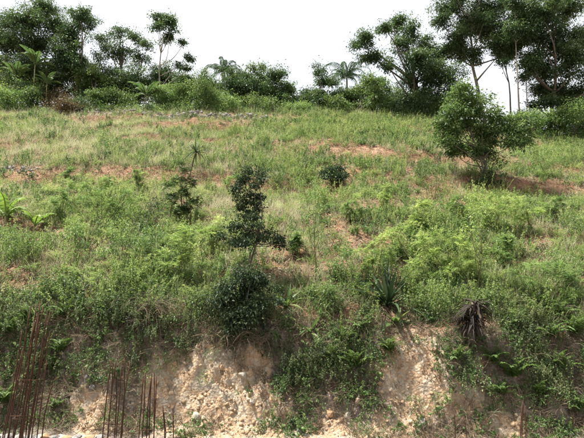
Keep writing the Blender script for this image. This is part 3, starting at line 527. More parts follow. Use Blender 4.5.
for bx, cl, mt, lab in [
    (12, [(4, 70, 16, 12), (20, 78, 14, 11), (8, 90, 18, 10), (-10, 84, 12, 12)], 'mid', 'thicket tree behind the leftmost banana plants'),
    (50, [(46, 70, 14, 12), (58, 80, 14, 12), (48, 92, 18, 9)], 'dark', 'dark thicket tree behind the tallest banana plant'),
    (86, [(80, 66, 13, 12), (92, 78, 12, 11), (84, 92, 18, 9)], 'dark', 'dark thicket tree behind the mid green round tree'),
    (128, [(120, 88, 15, 10), (138, 84, 13, 11), (130, 98, 20, 7)], 'dark', 'dark thicket tree behind the crest banana plant'),
    (172, [(164, 92, 14, 9), (180, 94, 14, 9), (172, 101, 18, 6)], 'mid', 'thicket tree at the foot of the slender forked tree'),
    (212, [(206, 92, 11, 9), (218, 90, 10, 9), (212, 102, 15, 6)], 'dark', 'dark thicket tree behind the grey palm'),
    (244, [(238, 96, 13, 9), (256, 94, 13, 9), (246, 104, 18, 6)], 'mid', 'thicket tree behind the umbrella topped tree'),
    (278, [(272, 92, 11, 9), (284, 98, 10, 8), (276, 106, 16, 5)], 'dark', 'dark thicket tree left of the open sky gap'),
    (322, [(314, 98, 10, 9), (330, 98, 11, 9), (322, 108, 18, 6)], 'dark', 'dark thicket tree right of the open sky gap'),
    (364, [(352, 98, 13, 9), (372, 100, 13, 9), (362, 110, 20, 6)], 'dark', 'dark thicket tree behind the bushy tree under the right palm'),
    (410, [(398, 100, 12, 9), (418, 104, 14, 10), (408, 114, 18, 6), (436, 106, 13, 10)], 'dark', 'dark thicket tree behind the spreading tree trunk'),
    (572, [(562, 100, 12, 10), (582, 104, 12, 10), (574, 116, 14, 8)], 'dark', 'dark thicket tree behind the massive far right tree'),
    (196, [(190, 82, 9, 9), (200, 92, 9, 8)], 'mid', 'thicket tree between the slender forked tree and the grey palm'),
    (268, [(262, 86, 8, 8), (270, 96, 9, 7)], 'dark', 'dark thicket tree right of the umbrella topped tree'),
    (382, [(376, 84, 9, 8), (388, 94, 10, 9)], 'mid', 'thicket tree right of the wide feathery palm'),
    (462, [(450, 108, 12, 9), (470, 112, 12, 8)], 'mid', 'thicket tree behind the low branching tree')]:
    sky_tree('thicket_tree', lab, bx, 58, cl, mat=mt, **{**far, 'group': TK, 'trunk_r': .12, 'stems': 2, 'split': .3, 'dens': 8})

# ------------------------------------------------------------------ palms and bananas
def frond_mesh(name, L, mat, seed, droop=1.7, leaf=.45, rise=.9):
    r = np.random.default_rng(seed); mb = MB(); n = 16; p = np.zeros(3); el = rise; pts = []
    for k in range(n + 1):
        pts.append(p.copy()); p = p + L / n * np.array([math.cos(el), 0, math.sin(el)]); el -= droop / n * (1.5 * k / n + .25)
    pts = np.array(pts); tube(mb, pts, np.linspace(.028, .008, n + 1), 4)
    tt = np.linspace(.12, 1, 34); q = np.stack([np.interp(tt, np.linspace(0, 1, n + 1), pts[:, i]) for i in range(3)], -1)
    for sg in (-1, 1):
        d = np.tile([.55, sg * 1.0, -.45], (34, 1)) + r.normal(size=(34, 3)) * .12
        leaves(mb, q, d, leaf * np.interp(tt, [0, .3, 1], [.6, 1, .45]), .055, np.clip(.5 + r.normal(size=34) * .2, 0, 1), droop=.45, r=r)
    return mb.mesh(name, M[mat])
def palm(label, px, py, D, rpx, n, seed, mat='bluegreen'):
    r = np.random.default_rng(seed); b = at(px, 100, D); b[2] = float(H(b[0], b[1])); top = at(px, py, D); h = top[2] - b[2]
    t = thing('palm_tree', label, 'palm', b, 'palms along the skyline')
    mb = MB(); z = np.linspace(-.1, h, 8); P = np.stack([np.sin(z / h * 2) * .15, z * 0, z], -1); P[:, 0] -= P[-1, 0] * 0
    tube(mb, P, np.linspace(.17, .10, 8), 8); obj('trunk', mb.mesh('palm_trunk', M['palebark'], True), t)
    L = rpx * D / FPX * 1.25; ms = [frond_mesh('frond', L, mat, seed + k, leaf=.55, rise=.45 + .4 * k, droop=2.3 + .3 * k) for k in range(3)]
    for k in range(n): obj('frond', ms[k % 3], t, P[-1], (0, r.uniform(-.15, .15), k * 2.4 + r.uniform(-.2, .2)), r.uniform(.85, 1.1))
palm('greyish feathery palm on the skyline, left of centre', 222, 72, 58, 19, 16, 3)
palm('wide feathery palm on the skyline, right of the sky gap', 346, 77, 56, 25, 18, 9)
def banana_leaf(L, Wd, seed, torn=True, mt='banana'):
    r = np.random.default_rng(seed); mb = MB(); n = 22; pts = []; p = np.zeros(3); el = 1.15
    for k in range(n + 1):
        pts.append(p.copy()); p = p + L / n * np.array([math.cos(el), 0, math.sin(el)]); el -= 1.9 / n * (1.4 * k / n + .3)
    pts = np.array(pts); t = np.linspace(0, 1, n + 1); w = Wd * np.interp(t, [0, .12, .2, .45, .8, 1], [.02, .04, .7, 1, .8, .05])
    tan = unit(np.gradient(pts, axis=0)); nn = np.cross(tan, [0, 1., 0]) * -1
    tube(mb, pts, np.linspace(.03, .006, n + 1), 4, .9)
    for sg in (-1, 1):
        for k in range(2, n):
            gap = .10 if (torn and r.random() < .35) else 0; dz = r.normal() * .06
            a, b2 = pts[k], pts[k] + (pts[k + 1] - pts[k]) * (1 - gap)
            oa = np.array([0, sg, 0]) * w[k] / 2 + nn[k] * w[k] * (.18 + dz) ; ob = np.array([0, sg, 0]) * w[k + 1] / 2 + nn[k] * w[k + 1] * (.18 + dz)
            mb.add([a, a + oa, b2 + ob, b2], None, [[0, 1, 2, 3]] if sg < 0 else [[3, 2, 1, 0]], np.clip(.45 + r.normal() * .15, 0, 1))
    return mb.mesh('leaf', M[mt])
BL = [banana_leaf(1.0, .28, k) for k in range(4)]; BF = [banana_leaf(1.0, .26, k + 9, True, 'banana_far') for k in range(4)]
def banana(label, base, stem_h, leafL, n, seed, rz=0, mat='bstem', lean=0):
    r = np.random.default_rng(seed); t = thing('banana_plant', label, 'banana plant', base, 'banana plants'); mb = MB()
    z = np.linspace(-.08, stem_h, 6); P = np.stack([lean * z, 0 * z, z], -1); tube(mb, P, np.linspace(.09, .05, 6) * (leafL / 2.0) ** .5, 8); obj('stem', mb.mesh('banana_stem', M[mat], True), t)
    for k in range(n): obj('leaf', (BF if base[1] > 40 else BL)[k % 4], t, P[-1] - [0, 0, .03], (0, r.uniform(-.45, .45), rz + k * 2.4 + r.uniform(-.3, .3)), leafL * r.uniform(.75, 1.1))
def sky_base(px, D): b = at(px, 100, D); b[2] = float(H(b[0], b[1])); return b
def banana_sky(label, px, topy, D, leafpx, n, seed, **k):
    b = sky_base(px, D); h = at(px, topy, D)[2] - b[2]; banana(label, b, h, leafpx * D / FPX, n, seed, **k)
banana_sky('tallest banana plant at far left with a pale stem and drooping leaves', 33, 65, 51, 24, 11, 1)
banana_sky('banana plant with yellow green leaves at the far left edge, left of the tallest one', 15, 78, 51, 23, 11, 2)
banana_sky('short banana plant right of the tallest one on the far left crest', 46, 84, 50.5, 18, 9, 3)
banana_sky('banana plant spreading wide leaves on the crest before the dense dark tree', 146, 96, 50.5, 24, 10, 4)
banana('bright banana seedling at the left edge of the slope, leaf raised', hit(5, 224), .3, 1.4, 7, 11, .3)
banana('bright banana seedling with low spread leaves, right of the one at the left edge', hit(34, 232), .25, 1.1, 6, 12, .9)

# ------------------------------------------------------------------ rosettes, spiky plants, ferns
def rosette(name, label, cat, base, n, L, Wd, mat, seed, rise=(.3, 1.4), curl=(.3, .9), stem=None, group=None, fold=.2):
    r = np.random.default_rng(seed); t = thing(name, label, cat, base, group); o = np.zeros(3)
    if stem is not None:
        mb = MB(); s = np.linspace(0, 1, 6)[:, None]; P = np.array([0, 0, -.08]) + s * np.asarray(stem) + np.sin(s * np.pi) * r.normal(size=3) * .04; tube(mb, P, np.linspace(.06, .04, 6), 6); obj('stem', mb.mesh('plant_stem', M['bark'], True), t); o = P[-1]
    ms = []
    for k in range(6):
        mb = MB(); f = k / 5; strap(mb, (0, 0, 0), 0, L * r.uniform(.8, 1.1), Wd, rise[0] + (rise[1] - rise[0]) * f, curl[0] + (curl[1] - curl[0]) * (1 - f), 7, r.uniform(.2, .9), fold)
        ms.append(mb.mesh('leaf', M[mat]))
    for k in range(3): mb = MB(); strap(mb, (0, 0, 0), 0, L * .8, Wd * .7, -.1, 1.5 + .3 * k, 7, .3 + .3 * k, .3, wild=1); ms.append(mb.mesh('leaf', M['straw']))
    for k in range(n): obj('leaf', ms[6 + k % 3] if k % 7 == 3 else ms[k % 6], t, o, (r.uniform(-.3, .3), r.uniform(-.15, .15), k * 2.399 + r.uniform(-.3, .3)), r.uniform(.65, 1.15))
    return t
RO = 'rosette plants'
rosette('rosette_plant', 'big dark green rosette plant with upright sword leaves on the bank edge', 'plant', hit(388, 307), 54, 1.6, .13, 'agave', 5, (.35, 1.45), (.15, .8), group=RO)
rosette('rosette_plant', 'broad leaved green rosette just below the dark sword leaved rosette', 'plant', hit(396, 324), 16, .8, .16, 'mid', 6, (.1, 1.0), group=RO)
rosette('rosette_plant', 'mid green arching rosette right of the dark hanging shrub', 'plant', hit(286, 308), 20, 1.0, .12, 'fern', 7, (.5, 1.4), (.6, 1.3), group=RO)
rosette('rosette_plant', 'dark arching rosette on the bank below the arching green one', 'plant', hit(310, 336), 24, .75, .09, 'mid', 8, (.1, 1.2), (.6, 1.2), group=RO)
rosette('spiky_plant', 'dark spiky headed plant on a leaning bare stem, upper left slope', 'plant', hit(189, 177), 30, 1.0, .11, 'deep', 9, (-.5, 1.2), (.2, .9), stem=(.4, 0, 1.65))
def fern_frond(L, seed):
    r = np.random.default_rng(seed); mb = MB(); n = 12; p = np.zeros(3); el = 1.05 + r.uniform(-.15, .2); pts = []
    for k in range(n + 1):
        pts.append(p.copy()); p = p + L / n * np.array([math.cos(el), 0, math.sin(el)]); el -= 2.0 / n * (k / n + .3)
    pts = np.array(pts); tube(mb, pts, np.linspace(.008, .002, n + 1), 3, .3)
    tt = np.linspace(.1, 1, 22); q = np.stack([np.interp(tt, np.linspace(0, 1, n + 1), pts[:, i]) for i in range(3)], -1)
    for sg in (-1, 1):
        d = np.tile([.35, sg * 1.0, -.1], (22, 1)) + r.normal(size=(22, 3)) * .08
        leaves(mb, q, d, L * .24 * np.interp(tt, [0, .3, 1], [.75, 1, .08]), L * .055, np.clip(.5 + r.normal(size=22) * .15, 0, 1), up=1.2, droop=.15, r=r)
    return mb.mesh('frond', M['fern'])
FF = [fern_frond(1.0, 50 + k) for k in range(4)]
def fern(label, px, py, L, n=8, seed=0):
    r = np.random.default_rng(int(px * 7 + py)); b = hit(px, py); t = thing('fern', label, 'fern', b, 'ferns on the bank')
    for k in range(n + 3):             # fronds fan out away from the bank face
        obj('frond', FF[k % 4], t, (0, -.06, .03), (0, r.uniform(-.45, .25), -math.pi / 2 + (k - (n + 2) / 2) * 5.0 / (n + 3) + r.uniform(-.2, .2)), L * 1.3 * r.uniform(.75, 1.15))
for (px, py, L, n, lab) in [
    (10, 336, .55, 8, 'fern on the bank at the far left behind the tall rusty bars'),
    (30, 322, .5, 7, 'fern beside the top of the tall rusty bars'),
    (66, 318, .55, 8, 'fern right of the tall rusty bars at the bank edge'),
    (62, 352, .45, 7, 'fern low on the bank right of the tall rusty bars'),
    (52, 372, .4, 7, 'lower bright fern right of the tall rusty bars'),
    (6, 405, .5, 8, 'bright fern at the far left behind the foot of the rusty bars'),
    (56, 410, .35, 6, 'small fern just left of the orange earth patch'),
    (330, 362, .45, 8, 'fern in the green tangle below the dark arching rosette'),
    (355, 372, .5, 8, 'fern right in the green tangle at the centre of the bank'),
    (345, 344, .45, 7, 'fern at the top of the green tangle at centre'),
    (360, 330, .45, 7, 'yellow green fern above the green tangle left of the bare orange face'),
    (388, 352, .45, 7, 'fern at the left side of the bare orange face'),
    (492, 366, .5, 8, 'upright fern in the middle of the right bank'),
    (512, 380, .6, 9, 'large fern hanging below the upright fern on the right bank'),
    (500, 395, .4, 7, 'small fern above the pale gravel at lower right'),
    (515, 328, .5, 8, 'fern right of the dead brown plant'),
    (532, 312, .6, 9, 'large fern near the right bank edge'),
    (556, 316, .55, 8, 'fern at the bank edge near the right side of the photo'),
    (574, 336, .55, 8, 'fern by the right edge of the photo, upper bank'),
    (548, 342, .5, 8, 'fern on the upper right bank below the large one'),
    (560, 372, .45, 8, 'fern on the mid right bank'),
    (576, 412, .45, 8, 'fern at the lower right corner'),
    (455, 362, .4, 7, 'fern on the bank right of the bare orange face'),
    (538, 398, .4, 7, 'fern left of the lower right corner')]:
    fern(lab, px, py, L, n)
# dead brown plant with a skirt of dry leaves
def dead_plant(label, px, py, h, n, L, seed, mat='deadleaf', name='dead_plant'):
    r = np.random.default_rng(seed); b = hit(px, py); t = thing(name, label, 'dead plant', b); mb = MB(); z = np.linspace(-.1, h, 6)
    tube(mb, np.stack([z * .1, -z * .15, z], -1), np.linspace(.13, .09, 6), 7); obj('stem', mb.mesh('dead_stem', M['bark'], True), t)
    ms = []
    for k in range(8):
        mb = MB(); strap(mb, (0, 0, 0), 0, L * r.uniform(.6, 1.25), r.uniform(.025, .07), r.uniform(-.9, .7), r.uniform(1.0, 3.0), 8, r.uniform(0, 1), .3, wild=1); ms.append(mb.mesh('leaf', M[mat]))
    for k in range(n): zz = h * r.uniform(.35, 1); obj('leaf', ms[k % 8], t, (zz * .1, -zz * .15, zz), (r.uniform(-.3, .3), r.uniform(-.2, .2), r.uniform(0, 6.28)), r.uniform(.75, 1.2))
dead_plant('dead plant with a skirt of blackish brown hanging leaves on the right bank', 470, 341, 1.05, 190, .6, 4)
dead_plant('small dead brown clump on the bank edge left of the hanging dry brush', 131, 326, .35, 26, .5, 5)
def dry_brush(label, px, py, n, L, w, seed):
    r = np.random.default_rng(seed); b = hit(px, py); t = thing('dry_brush', label, 'dry brush', b); mb = MB()
    for k in range(n):
        x = r.normal() * w; P = [np.array([x, r.uniform(-.1, .1), r.uniform(-.05, .15)])]; v = np.array([r.normal() * .25, -.45, .35 + r.random() * .9]) * .12
        for s in range(14): P.append(P[-1] + v * L); v = v + np.array([r.normal() * .03, .012, -.022 - r.random() * .014]); v = v / np.linalg.norm(v) * .12
        P = np.array(P); P[:, 2] = np.maximum(P[:, 2], H(P[:, 0] + b[0], P[:, 1] + b[1]) - b[2] + .02); tube(mb, P, np.linspace(.008, .003, len(P)), 3, r.uniform(.3, 1))
    obj('twigs', mb.mesh('twigs', M['straw']), t)['kind'] = 'stuff'
dry_brush('grey tangle of dry twigs hanging down the bank left of the lime shrub', 152, 318, 90, .75, .22, 3)
dry_brush('dry brown roots hanging from the bank edge beneath the dark shrub', 246, 345, 40, .6, .35, 4)

# ------------------------------------------------------------------ stones
def stone_mesh(seed, mat):
    r = np.random.default_rng(seed); import bmesh
    bm = bmesh.new(); bmesh.ops.create_icosphere(bm, subdivisions=2, radius=.5)
    ax = unit(r.normal(size=(9, 3))); cut = r.uniform(.2, .42, 9); st = r.uniform(.75, 1.2, 3)
    for v in bm.verts:
        c = np.array(v.co)
        for a, k in zip(ax, cut):
            dd = c @ a
            if dd > k: c = c - a * (dd - k) * .9
        v.co = c * st + r.normal(size=3) * .012
    me = bpy.data.meshes.new('stone'); bm.to_mesh(me); bm.free()
    a = me.attributes.new('tint', 'FLOAT', 'POINT'); me.materials.append(M[mat]); return me
SM = {m: [stone_mesh(20 + k, m) for k in range(4)] for m in ('stone', 'ochre', 'grey_stone')}
for i, (px, py, s, m, lab) in enumerate([
    (243, 382, .26, 'stone', 'pale stone in the bare face below the dark hanging shrub'),
    (222, 371, .24, 'ochre', 'pinkish stone left of the pale stone in the bare face'),
    (252, 404, .20, 'stone', 'small pale stone at the right of the bare face'),
    (197, 420, .30, 'stone', 'cream stone low in the bare face near the short rusty bars'),
    (262, 356, .18, 'ochre', 'orange stone under the roots of the dark shrub'),
    (176, 366, .20, 'ochre', 'orange stone at the top left of the bare face'),
    (348, 420, .34, 'stone', 'large cream stone low at the centre of the bank'),
    (330, 414, .24, 'ochre', 'tan stone left of the large cream stone'),
    (422, 425, .30, 'stone', 'white stone at the bottom right of centre'),
    (412, 346, .16, 'stone', 'small white stone in the orange face below the dark rosette'),
    (436, 352, .15, 'ochre', 'small orange stone right of the white one in the orange face'),
    (562, 336, .26, 'ochre', 'tan stone among the ferns on the right bank'),
    (92, 392, .22, 'grey_stone', 'grey stone above the orange earth patch at left'),
    (86, 384, .18, 'grey_stone', 'smaller grey stone up left of the grey stone at left'),
    (300, 432, .26, 'grey_stone', 'grey stone at the bottom edge near centre'),
    (272, 425, .22, 'stone', 'pale stone at the bottom left of centre')]):
    b = hit(px, py); o = obj('stone', SM[m][i % 4], None, b + np.array([0, -.02, .02]), (i * .7, i * 1.3, i * 2.1), (s * 1.15, s, s * .8)); tag(o, lab, 'stone', 'stones in the bank')
# rubble wall at the bottom left (rough pale top)
wb = at(45, 434, 10.25); wb[2] = float(H(wb[0], wb[1]))
t = thing('rubble_wall', 'low rough pale rubble wall at the bottom left', 'wall', wb); x0, x1 = at(-70, 434, 10.25)[0] - wb[0], at(96, 434, 10.25)[0] - wb[0]
ht = at(45, 435, 10.25)[2] - wb[2]
mb = MB(); xs = np.linspace(x0, x1, 40); prof = []
for k, x in enumerate(xs):
    hh = ht * .93 + .03 * math.sin(k * 1.3); prof.append([[x, -.16, -.15], [x, -.15, hh * .9], [x, -.05, hh], [x, .12, hh], [x, .18, hh * .9], [x, .2, -.15]])
V = np.array(prof).reshape(-1, 3); i = np.arange(39)[:, None] * 6; j = np.arange(6)[None]; k = (j + 1) % 6
mb.add(V, None, np.stack([i + j, i + k, i + 6 + k, i + 6 + j], -1).reshape(-1, 4)); mb.add(V[:6], None, [[0, 1, 2, 3], [0, 3, 4, 5]]); mb.add(V[-6:], None, [[3, 2, 1, 0], [5, 4, 3, 0]])
obj('mortar_core', mb.mesh('mortar_core', M['concrete']), t)
r = np.random.default_rng(8)
for row, z in enumerate((ht * .30, ht * .62, ht * .93)):
    x = x0 + .1
    while x < x1:
        s = r.uniform(.2, .34); m = ('ochre', 'grey_stone', 'grey_stone')[r.integers(3)]
        obj('stone', SM[m][r.integers(4)], t, (x + s / 2, -.08 + r.uniform(-.03, .03) + (.06 if row == 2 else 0), z), (r.uniform(-.3, .3), r.uniform(-.3, .3), r.uniform(0, 6.28)), (s * 1.1, s * 1.1, s * (.8 if row < 2 else .55))); x += s * .92
# rubble line along the crest
def crest_row(label, pa, pb, n, seed, sz):
    r = np.random.default_rng(seed); mbs = MB(); a, c = hit(*pa), hit(*pb); t = thing('rubble_row', label, 'rubble', (a + c) / 2)
    for k in range(n):
        f = r.random(); p = a + (c - a) * f; p[:2] += r.normal(size=2) * [.15, .28]; s = r.uniform(.5, 1.25) * sz; p[2] = float(H(p[0], p[1])) + s * r.choice([.25, .5, 1.1])
        me = SM['grey_stone'][r.integers(4)]; v = np.zeros(len(me.vertices) * 3); me.vertices.foreach_get('co', v); v = v.reshape(-1, 3); th = r.uniform(0, 6.28); co, si = math.cos(th), math.sin(th)
        v = np.stack([v[:, 0] * co - v[:, 1] * si, v[:, 0] * si + v[:, 1] * co, v[:, 2] * .7], -1) * s + p - (a + c) / 2
        mbs.add(v, [tuple(q.vertices) for q in me.polygons])
    obj('stones', mbs.mesh('stones', M['grey_stone']), t)['kind'] = 'stuff'
crest_row('line of grey rubble along the crest at centre left', (160, 119), (270, 121), 260, 1, .42)
crest_row('line of grey rubble below the crest at left', (40, 113), (178, 118), 200, 2, .34)
crest_row('thin pale rubble line at the left edge of the upper slope', (0, 170), (34, 175), 60, 3, .2)
crest_row('thin line of grey rubble below the crest at centre', (262, 121), (340, 123), 50, 4, .3)

# ------------------------------------------------------------------ rebar
def rebar(label, D, bars, ties, name='rebar_column', rr=.0105, fan=1):
    px = np.mean([b[0] for b in bars]); b0 = at(px, 430, D); b0[2] = float(H(b0[0], b0[1])); t = thing(name, label, 'rebar', b0, 'rusty rebar columns'); r = np.random.default_rng(int(px))
    for (xb, xt, yt, dd) in bars:                # pixel x at the photo's foot, pixel x and y at the top, depth offset
        lo, hi = at(xb, 438, D + dd), at(xt, yt, D + dd * .8); v = (hi - lo); s = (float(H(b0[0], b0[1])) - .1 - lo[2]) / v[2]; lo = lo + v * s
        u = np.linspace(0, 1, 14)[:, None]; P = lo + (hi - lo) * u + np.sin(u * np.pi) * r.normal(size=3) * np.array([.03, .03, 0]) + np.sin(u * 7 + r.random() * 6) * r.normal(size=3) * .008
        P[-3:, 0] += r.normal() * .012 * np.arange(1, 4); mb = MB(); tube(mb, P - b0, rr, 6); obj('bar', mb.mesh('bar', M['rust'], True), t)
    for (y, xa, xb2, dp) in ties:
        c = [at(xa, y, D - dp), at(xb2, y, D - dp), at(xb2, y, D + dp), at(xa, y, D + dp)]; c.append(c[0]); mb = MB()
        for a, c2 in zip(c[:-1], c[1:]): tube(mb, [a - b0, (a + c2) / 2 - b0, c2 - b0], .007, 5)
        obj('tie', mb.mesh('tie', M['rust'], True), t)
rebar('tall rusty leaning bars at the far left', 8.6,
      [(2, 24, 330, -.15), (8, 33, 306, -.1), (13, 38, 312, .1), (18, 37, 304, .15), (22, 45, 303, -.12), (27, 46, 310, 0), (31, 52, 312, .12), (20, 30, 345, .05), (12, 22, 350, .1), (36, 47, 360, -.05), (26, 40, 318, .16), (41, 50, 385, .1), (4, 20, 372, .05), (15, 34, 322, -.05), (33, 49, 330, .03), (24, 42, 306, .05)],
      [(416, 10, 38, .17), (419, 12, 36, .16), (380, 17, 43, .16)])
rebar('bundle of rusty bars rising to the bank edge, left of the bare face', 8.8,
      [(104, 111, 360, -.12), (107, 113, 362, .1), (109, 116, 360, 0), (113, 118, 372, .12), (116, 122, 360, -.1), (119, 125, 358, .1), (121, 127, 363, 0)],
      [(424, 103, 122, .13), (395, 107, 123, .13)])
rebar('shorter bundle of rusty bars with a weed among them', 9.0,
      [(141, 144, 376, -.1), (144, 147, 372, .1), (147, 149, 378, 0), (150, 151, 374, .1), (153, 155, 373, -.1), (151, 157, 376, .12)],
      [(414, 141, 152, .11), (430, 140, 153, .11)])
rebar('shortest pair of rusty bars right of the weedy bundle', 9.2, [(165, 166, 405, -.08), (168, 168, 412, .08), (172, 173, 408, 0)], [(432, 164, 173, .09)])
rebar('three dull rusty bars at the bottom right', 9.4, [(519, 521, 404, -.08), (523, 523, 400, .08), (527, 526, 406, 0)], [])
rebar('two dark bars at the bottom right of centre', 9.4, [(456, 455, 412, -.05), (465, 464, 416, .06)], [])

# ------------------------------------------------------------------ ground cover (uncountable): geometry-node instances on points
PROTO = bpy.data.collections
def proto(col, mb, mat):
    o = bpy.data.objects.new('tuft_source', mb.mesh('tuft_source', M[mat])); col.objects.link(o)
def grass_tuft(n, h, w, spread, r, lean=.5, straw=0):
    mb = MB()
    for k in range(n):
        hd = r.uniform(0, 6.28); p = np.append(r.normal(size=2) * spread, 0); global rng; strap(mb, p, hd, h * r.uniform(.6, 1.2), w, 1.5 - abs(r.normal()) * lean * .7, r.uniform(.4, 1.5), 4, np.clip(.5 + r.normal() * .25, 0, 1), .15)
    return mb
def weed(nst, h, L, Wd, r, nleaf=16, spread=.12):
    mb = MB()
    for k in range(nst):
        hd = r.uniform(0, 6.28); hh = h * r.uniform(.6, 1.15); ln = r.uniform(.05, .6); t = np.linspace(0, 1, 5)[:, None]
        P = np.append(r.normal(size=2) * spread, 0) + t * np.array([math.cos(hd) * ln * hh, math.sin(hd) * ln * hh, hh]) - t * t * np.array([0, 0, .12 * hh]); tube(mb, P, np.linspace(.006, .002, 5), 3, .2, False)
        tt = r.uniform(.2, 1, nleaf); q = np.stack([np.interp(tt, t[:, 0], P[:, i]) for i in range(3)], -1); d = r.normal(size=(nleaf, 3)) + [0, 0, .3]
        leaves(mb, q, d, L * r.uniform(.6, 1.2, nleaf), Wd, np.clip(.5 + r.normal(size=nleaf) * .22, 0, 1), up=.9, droop=.3, r=r)
    return mb
def feather(nst, h, r, L=.05, W2=.018):
    mb = MB()
    for k in range(nst):
        hd = r.uniform(0, 6.28); fl = h * r.uniform(.7, 1.1); el = r.uniform(.95, 1.5); p = np.append(r.normal(size=2) * .07, 0); pts = []; e = el
        for s in range(9): pts.append(p.copy()); p = p + fl / 8 * np.array([math.cos(e) * math.cos(hd), math.cos(e) * math.sin(hd), math.sin(e)]); e -= .14
        pts = np.array(pts); tube(mb, pts, np.linspace(.005, .0015, 9), 3, .2, False)
        for s in range(2, 9):
            for sg in (-1, 1):
                sd_ = np.array([-math.sin(hd), math.cos(hd), 0]) * sg; f0 = pts[s]; d0 = unit(sd_ + .6 * (pts[s] - pts[s - 1]) / np.linalg.norm(pts[s] - pts[s - 1]) + r.normal(size=3) * .45); ln = fl * .28
                kk = np.linspace(.15, 1, 5); q = f0 + kk[:, None] * d0 * ln; dd = np.tile(unit(np.cross(d0, [0, 0, 1.])), (5, 1))
                tn = np.clip(.5 + r.normal() * .2, 0, 1)
                for s2 in (-1, 1): leaves(mb, q, dd * s2 + d0 * .5 + r.normal(size=(5, 3)) * .3, L, W2, tn, up=.7, droop=.2, r=r)
    return mb
def mat_mat(n, rad, L, Wd, r):
    mb = MB(); a = r.uniform(0, 6.28, n); q = np.sqrt(r.random(n)) * rad; p = np.stack([np.cos(a) * q, np.sin(a) * q, r.uniform(0, .16, n) * (1.2 - q / rad)], -1)
    leaves(mb, p, r.normal(size=(n, 3)) * [1, 1, .5] + [0, 0, .25], L * r.uniform(.6, 1.2, n), Wd, np.clip(.5 + r.normal(size=n) * .22, 0, 1), up=1.2, droop=.2, r=r); return mb
def vine(n, L, r):
    mb = MB()
    for k in range(n):
        p = np.array([r.normal() * .2, -.02, r.normal() * .06 + .04]); v = np.array([r.normal() * .4, -1, .25]); pts = []
        for s in range(10): pts.append(p.copy()); v = unit(v + np.array([r.normal() * .25, .02, -.24])); p = p + v * L / 10
        pts = np.array(pts); tube(mb, pts, .004, 3, .1, False); q = np.repeat(pts[1:], 3, 0) + r.normal(size=(27, 3)) * .03
        leaves(mb, q, r.normal(size=(27, 3)) + [0, -.6, 0], .05 * r.uniform(.6, 1.2, 27), .03, np.clip(.5 + r.normal(size=27) * .22, 0, 1), up=.8, r=r)
    return mb
GREENS = [(0, (.045, .085, .025)), (.35, (.12, .19, .055)), (.6, (.23, .295, .10)), (.8, (.34, .36, .165)), (1, (.47, .44, .27))]
M['c_grass'] = leafmat('meadow_grass', GREENS, .38, True, .55)
M['c_dry'] = leafmat('dry_grass', [(0, (.17, .155, .085)), (.4, (.33, .31, .185)), (.7, (.47, .44, .295)), (1, (.60, .56, .41))], .35, True, .7)
M['c_weed'] = leafmat('weed_leaf', [(0, (.025, .05, .018)), (.35, (.075, .13, .04)), (.65, (.165, .245, .078)), (1, (.30, .36, .13))], .38, True, .5)
M['c_feather'] = leafmat('feather_leaf', [(0, (.06, .095, .03)), (.35, (.165, .235, .07)), (.65, (.30, .36, .12)), (.85, (.40, .41, .18)), (1, (.45, .39, .22))], .42, True, .5)
M['c_litter'] = leafmat('litter', [(0, (.055, .04, .026)), (.4, (.15, .105, .065)), (.75, (.28, .22, .145)), (1, (.42, .36, .26))], .1, True, .85)
M['c_peb'] = leafmat('pebble', [(0, (.12, .095, .07)), (.4, (.33, .215, .125)), (.7, (.45, .365, .26)), (1, (.62, .57, .49))], 0, True, .9, .15)
def scatter(name, label, cat, mat, protos, P, rot, scl, tint):
    col = bpy.data.collections.new(name + '_sources')
    for mb in protos: proto(col, mb, mat)
    me = bpy.data.meshes.new(name); me.vertices.add(len(P)); me.vertices.foreach_set('co', P.astype(np.float32).ravel())
    def att(nm, ty, arr, key): a = me.attributes.new(nm, ty, 'POINT'); a.data.foreach_set(key, arr.ravel())
    att('prot', 'FLOAT_VECTOR', rot.astype(np.float32), 'vector'); att('pscl', 'FLOAT', scl.astype(np.float32), 'value'); att('ptint', 'FLOAT', np.clip(tint, 0, 1).astype(np.float32), 'value')
    att('pidx', 'INT', rng.integers(0, len(protos), len(P)).astype(np.int32), 'value'); me.update(); me.materials.append(M[mat])
    g = bpy.data.node_groups.new(name, 'GeometryNodeTree'); g.interface.new_socket('Geometry', in_out='INPUT', socket_type='NodeSocketGeometry'); g.interface.new_socket('Geometry', in_out='OUTPUT', socket_type='NodeSocketGeometry')
    N = g.nodes.new; L = g.links.new; gi, go = N('NodeGroupInput'), N('NodeGroupOutput'); ci = N('GeometryNodeCollectionInfo'); ci.inputs[0].default_value = col; ci.inputs['Separate Children'].default_value = True; ci.inputs['Reset Children'].default_value = True
    def na(nm, ty): x = N('GeometryNodeInputNamedAttribute'); x.data_type = ty; x.inputs['Name'].default_value = nm; return x.outputs[0]
    ip = N('GeometryNodeInstanceOnPoints'); ip.inputs['Pick Instance'].default_value = True; e2r = N('FunctionNodeEulerToRotation')
    L(gi.outputs[0], ip.inputs['Points']); L(ci.outputs[0], ip.inputs['Instance']); L(na('pidx', 'INT'), ip.inputs['Instance Index']); L(na('prot', 'FLOAT_VECTOR'), e2r.inputs[0]); L(e2r.outputs[0], ip.inputs['Rotation']); L(na('pscl', 'FLOAT'), ip.inputs['Scale']); L(ip.outputs[0], go.inputs[0])
    o = obj(name, me); md = o.modifiers.new('scatter', 'NODES'); md.node_group = g; return tag(o, label, cat, None, 'stuff')
def slope_pts(n, y0=12.9, y1=52, pw=1.0):
    """random points on the slope, density per square metre falling with distance"""
    t = rng.random(n); y = y0 + (y1 - y0) * t ** pw; x = rng.uniform(-1, 1, n) * (.74 * y + 2); z = H(x, y); P = np.stack([x, y, z], -1); px, py = proj(P); return P, px, py
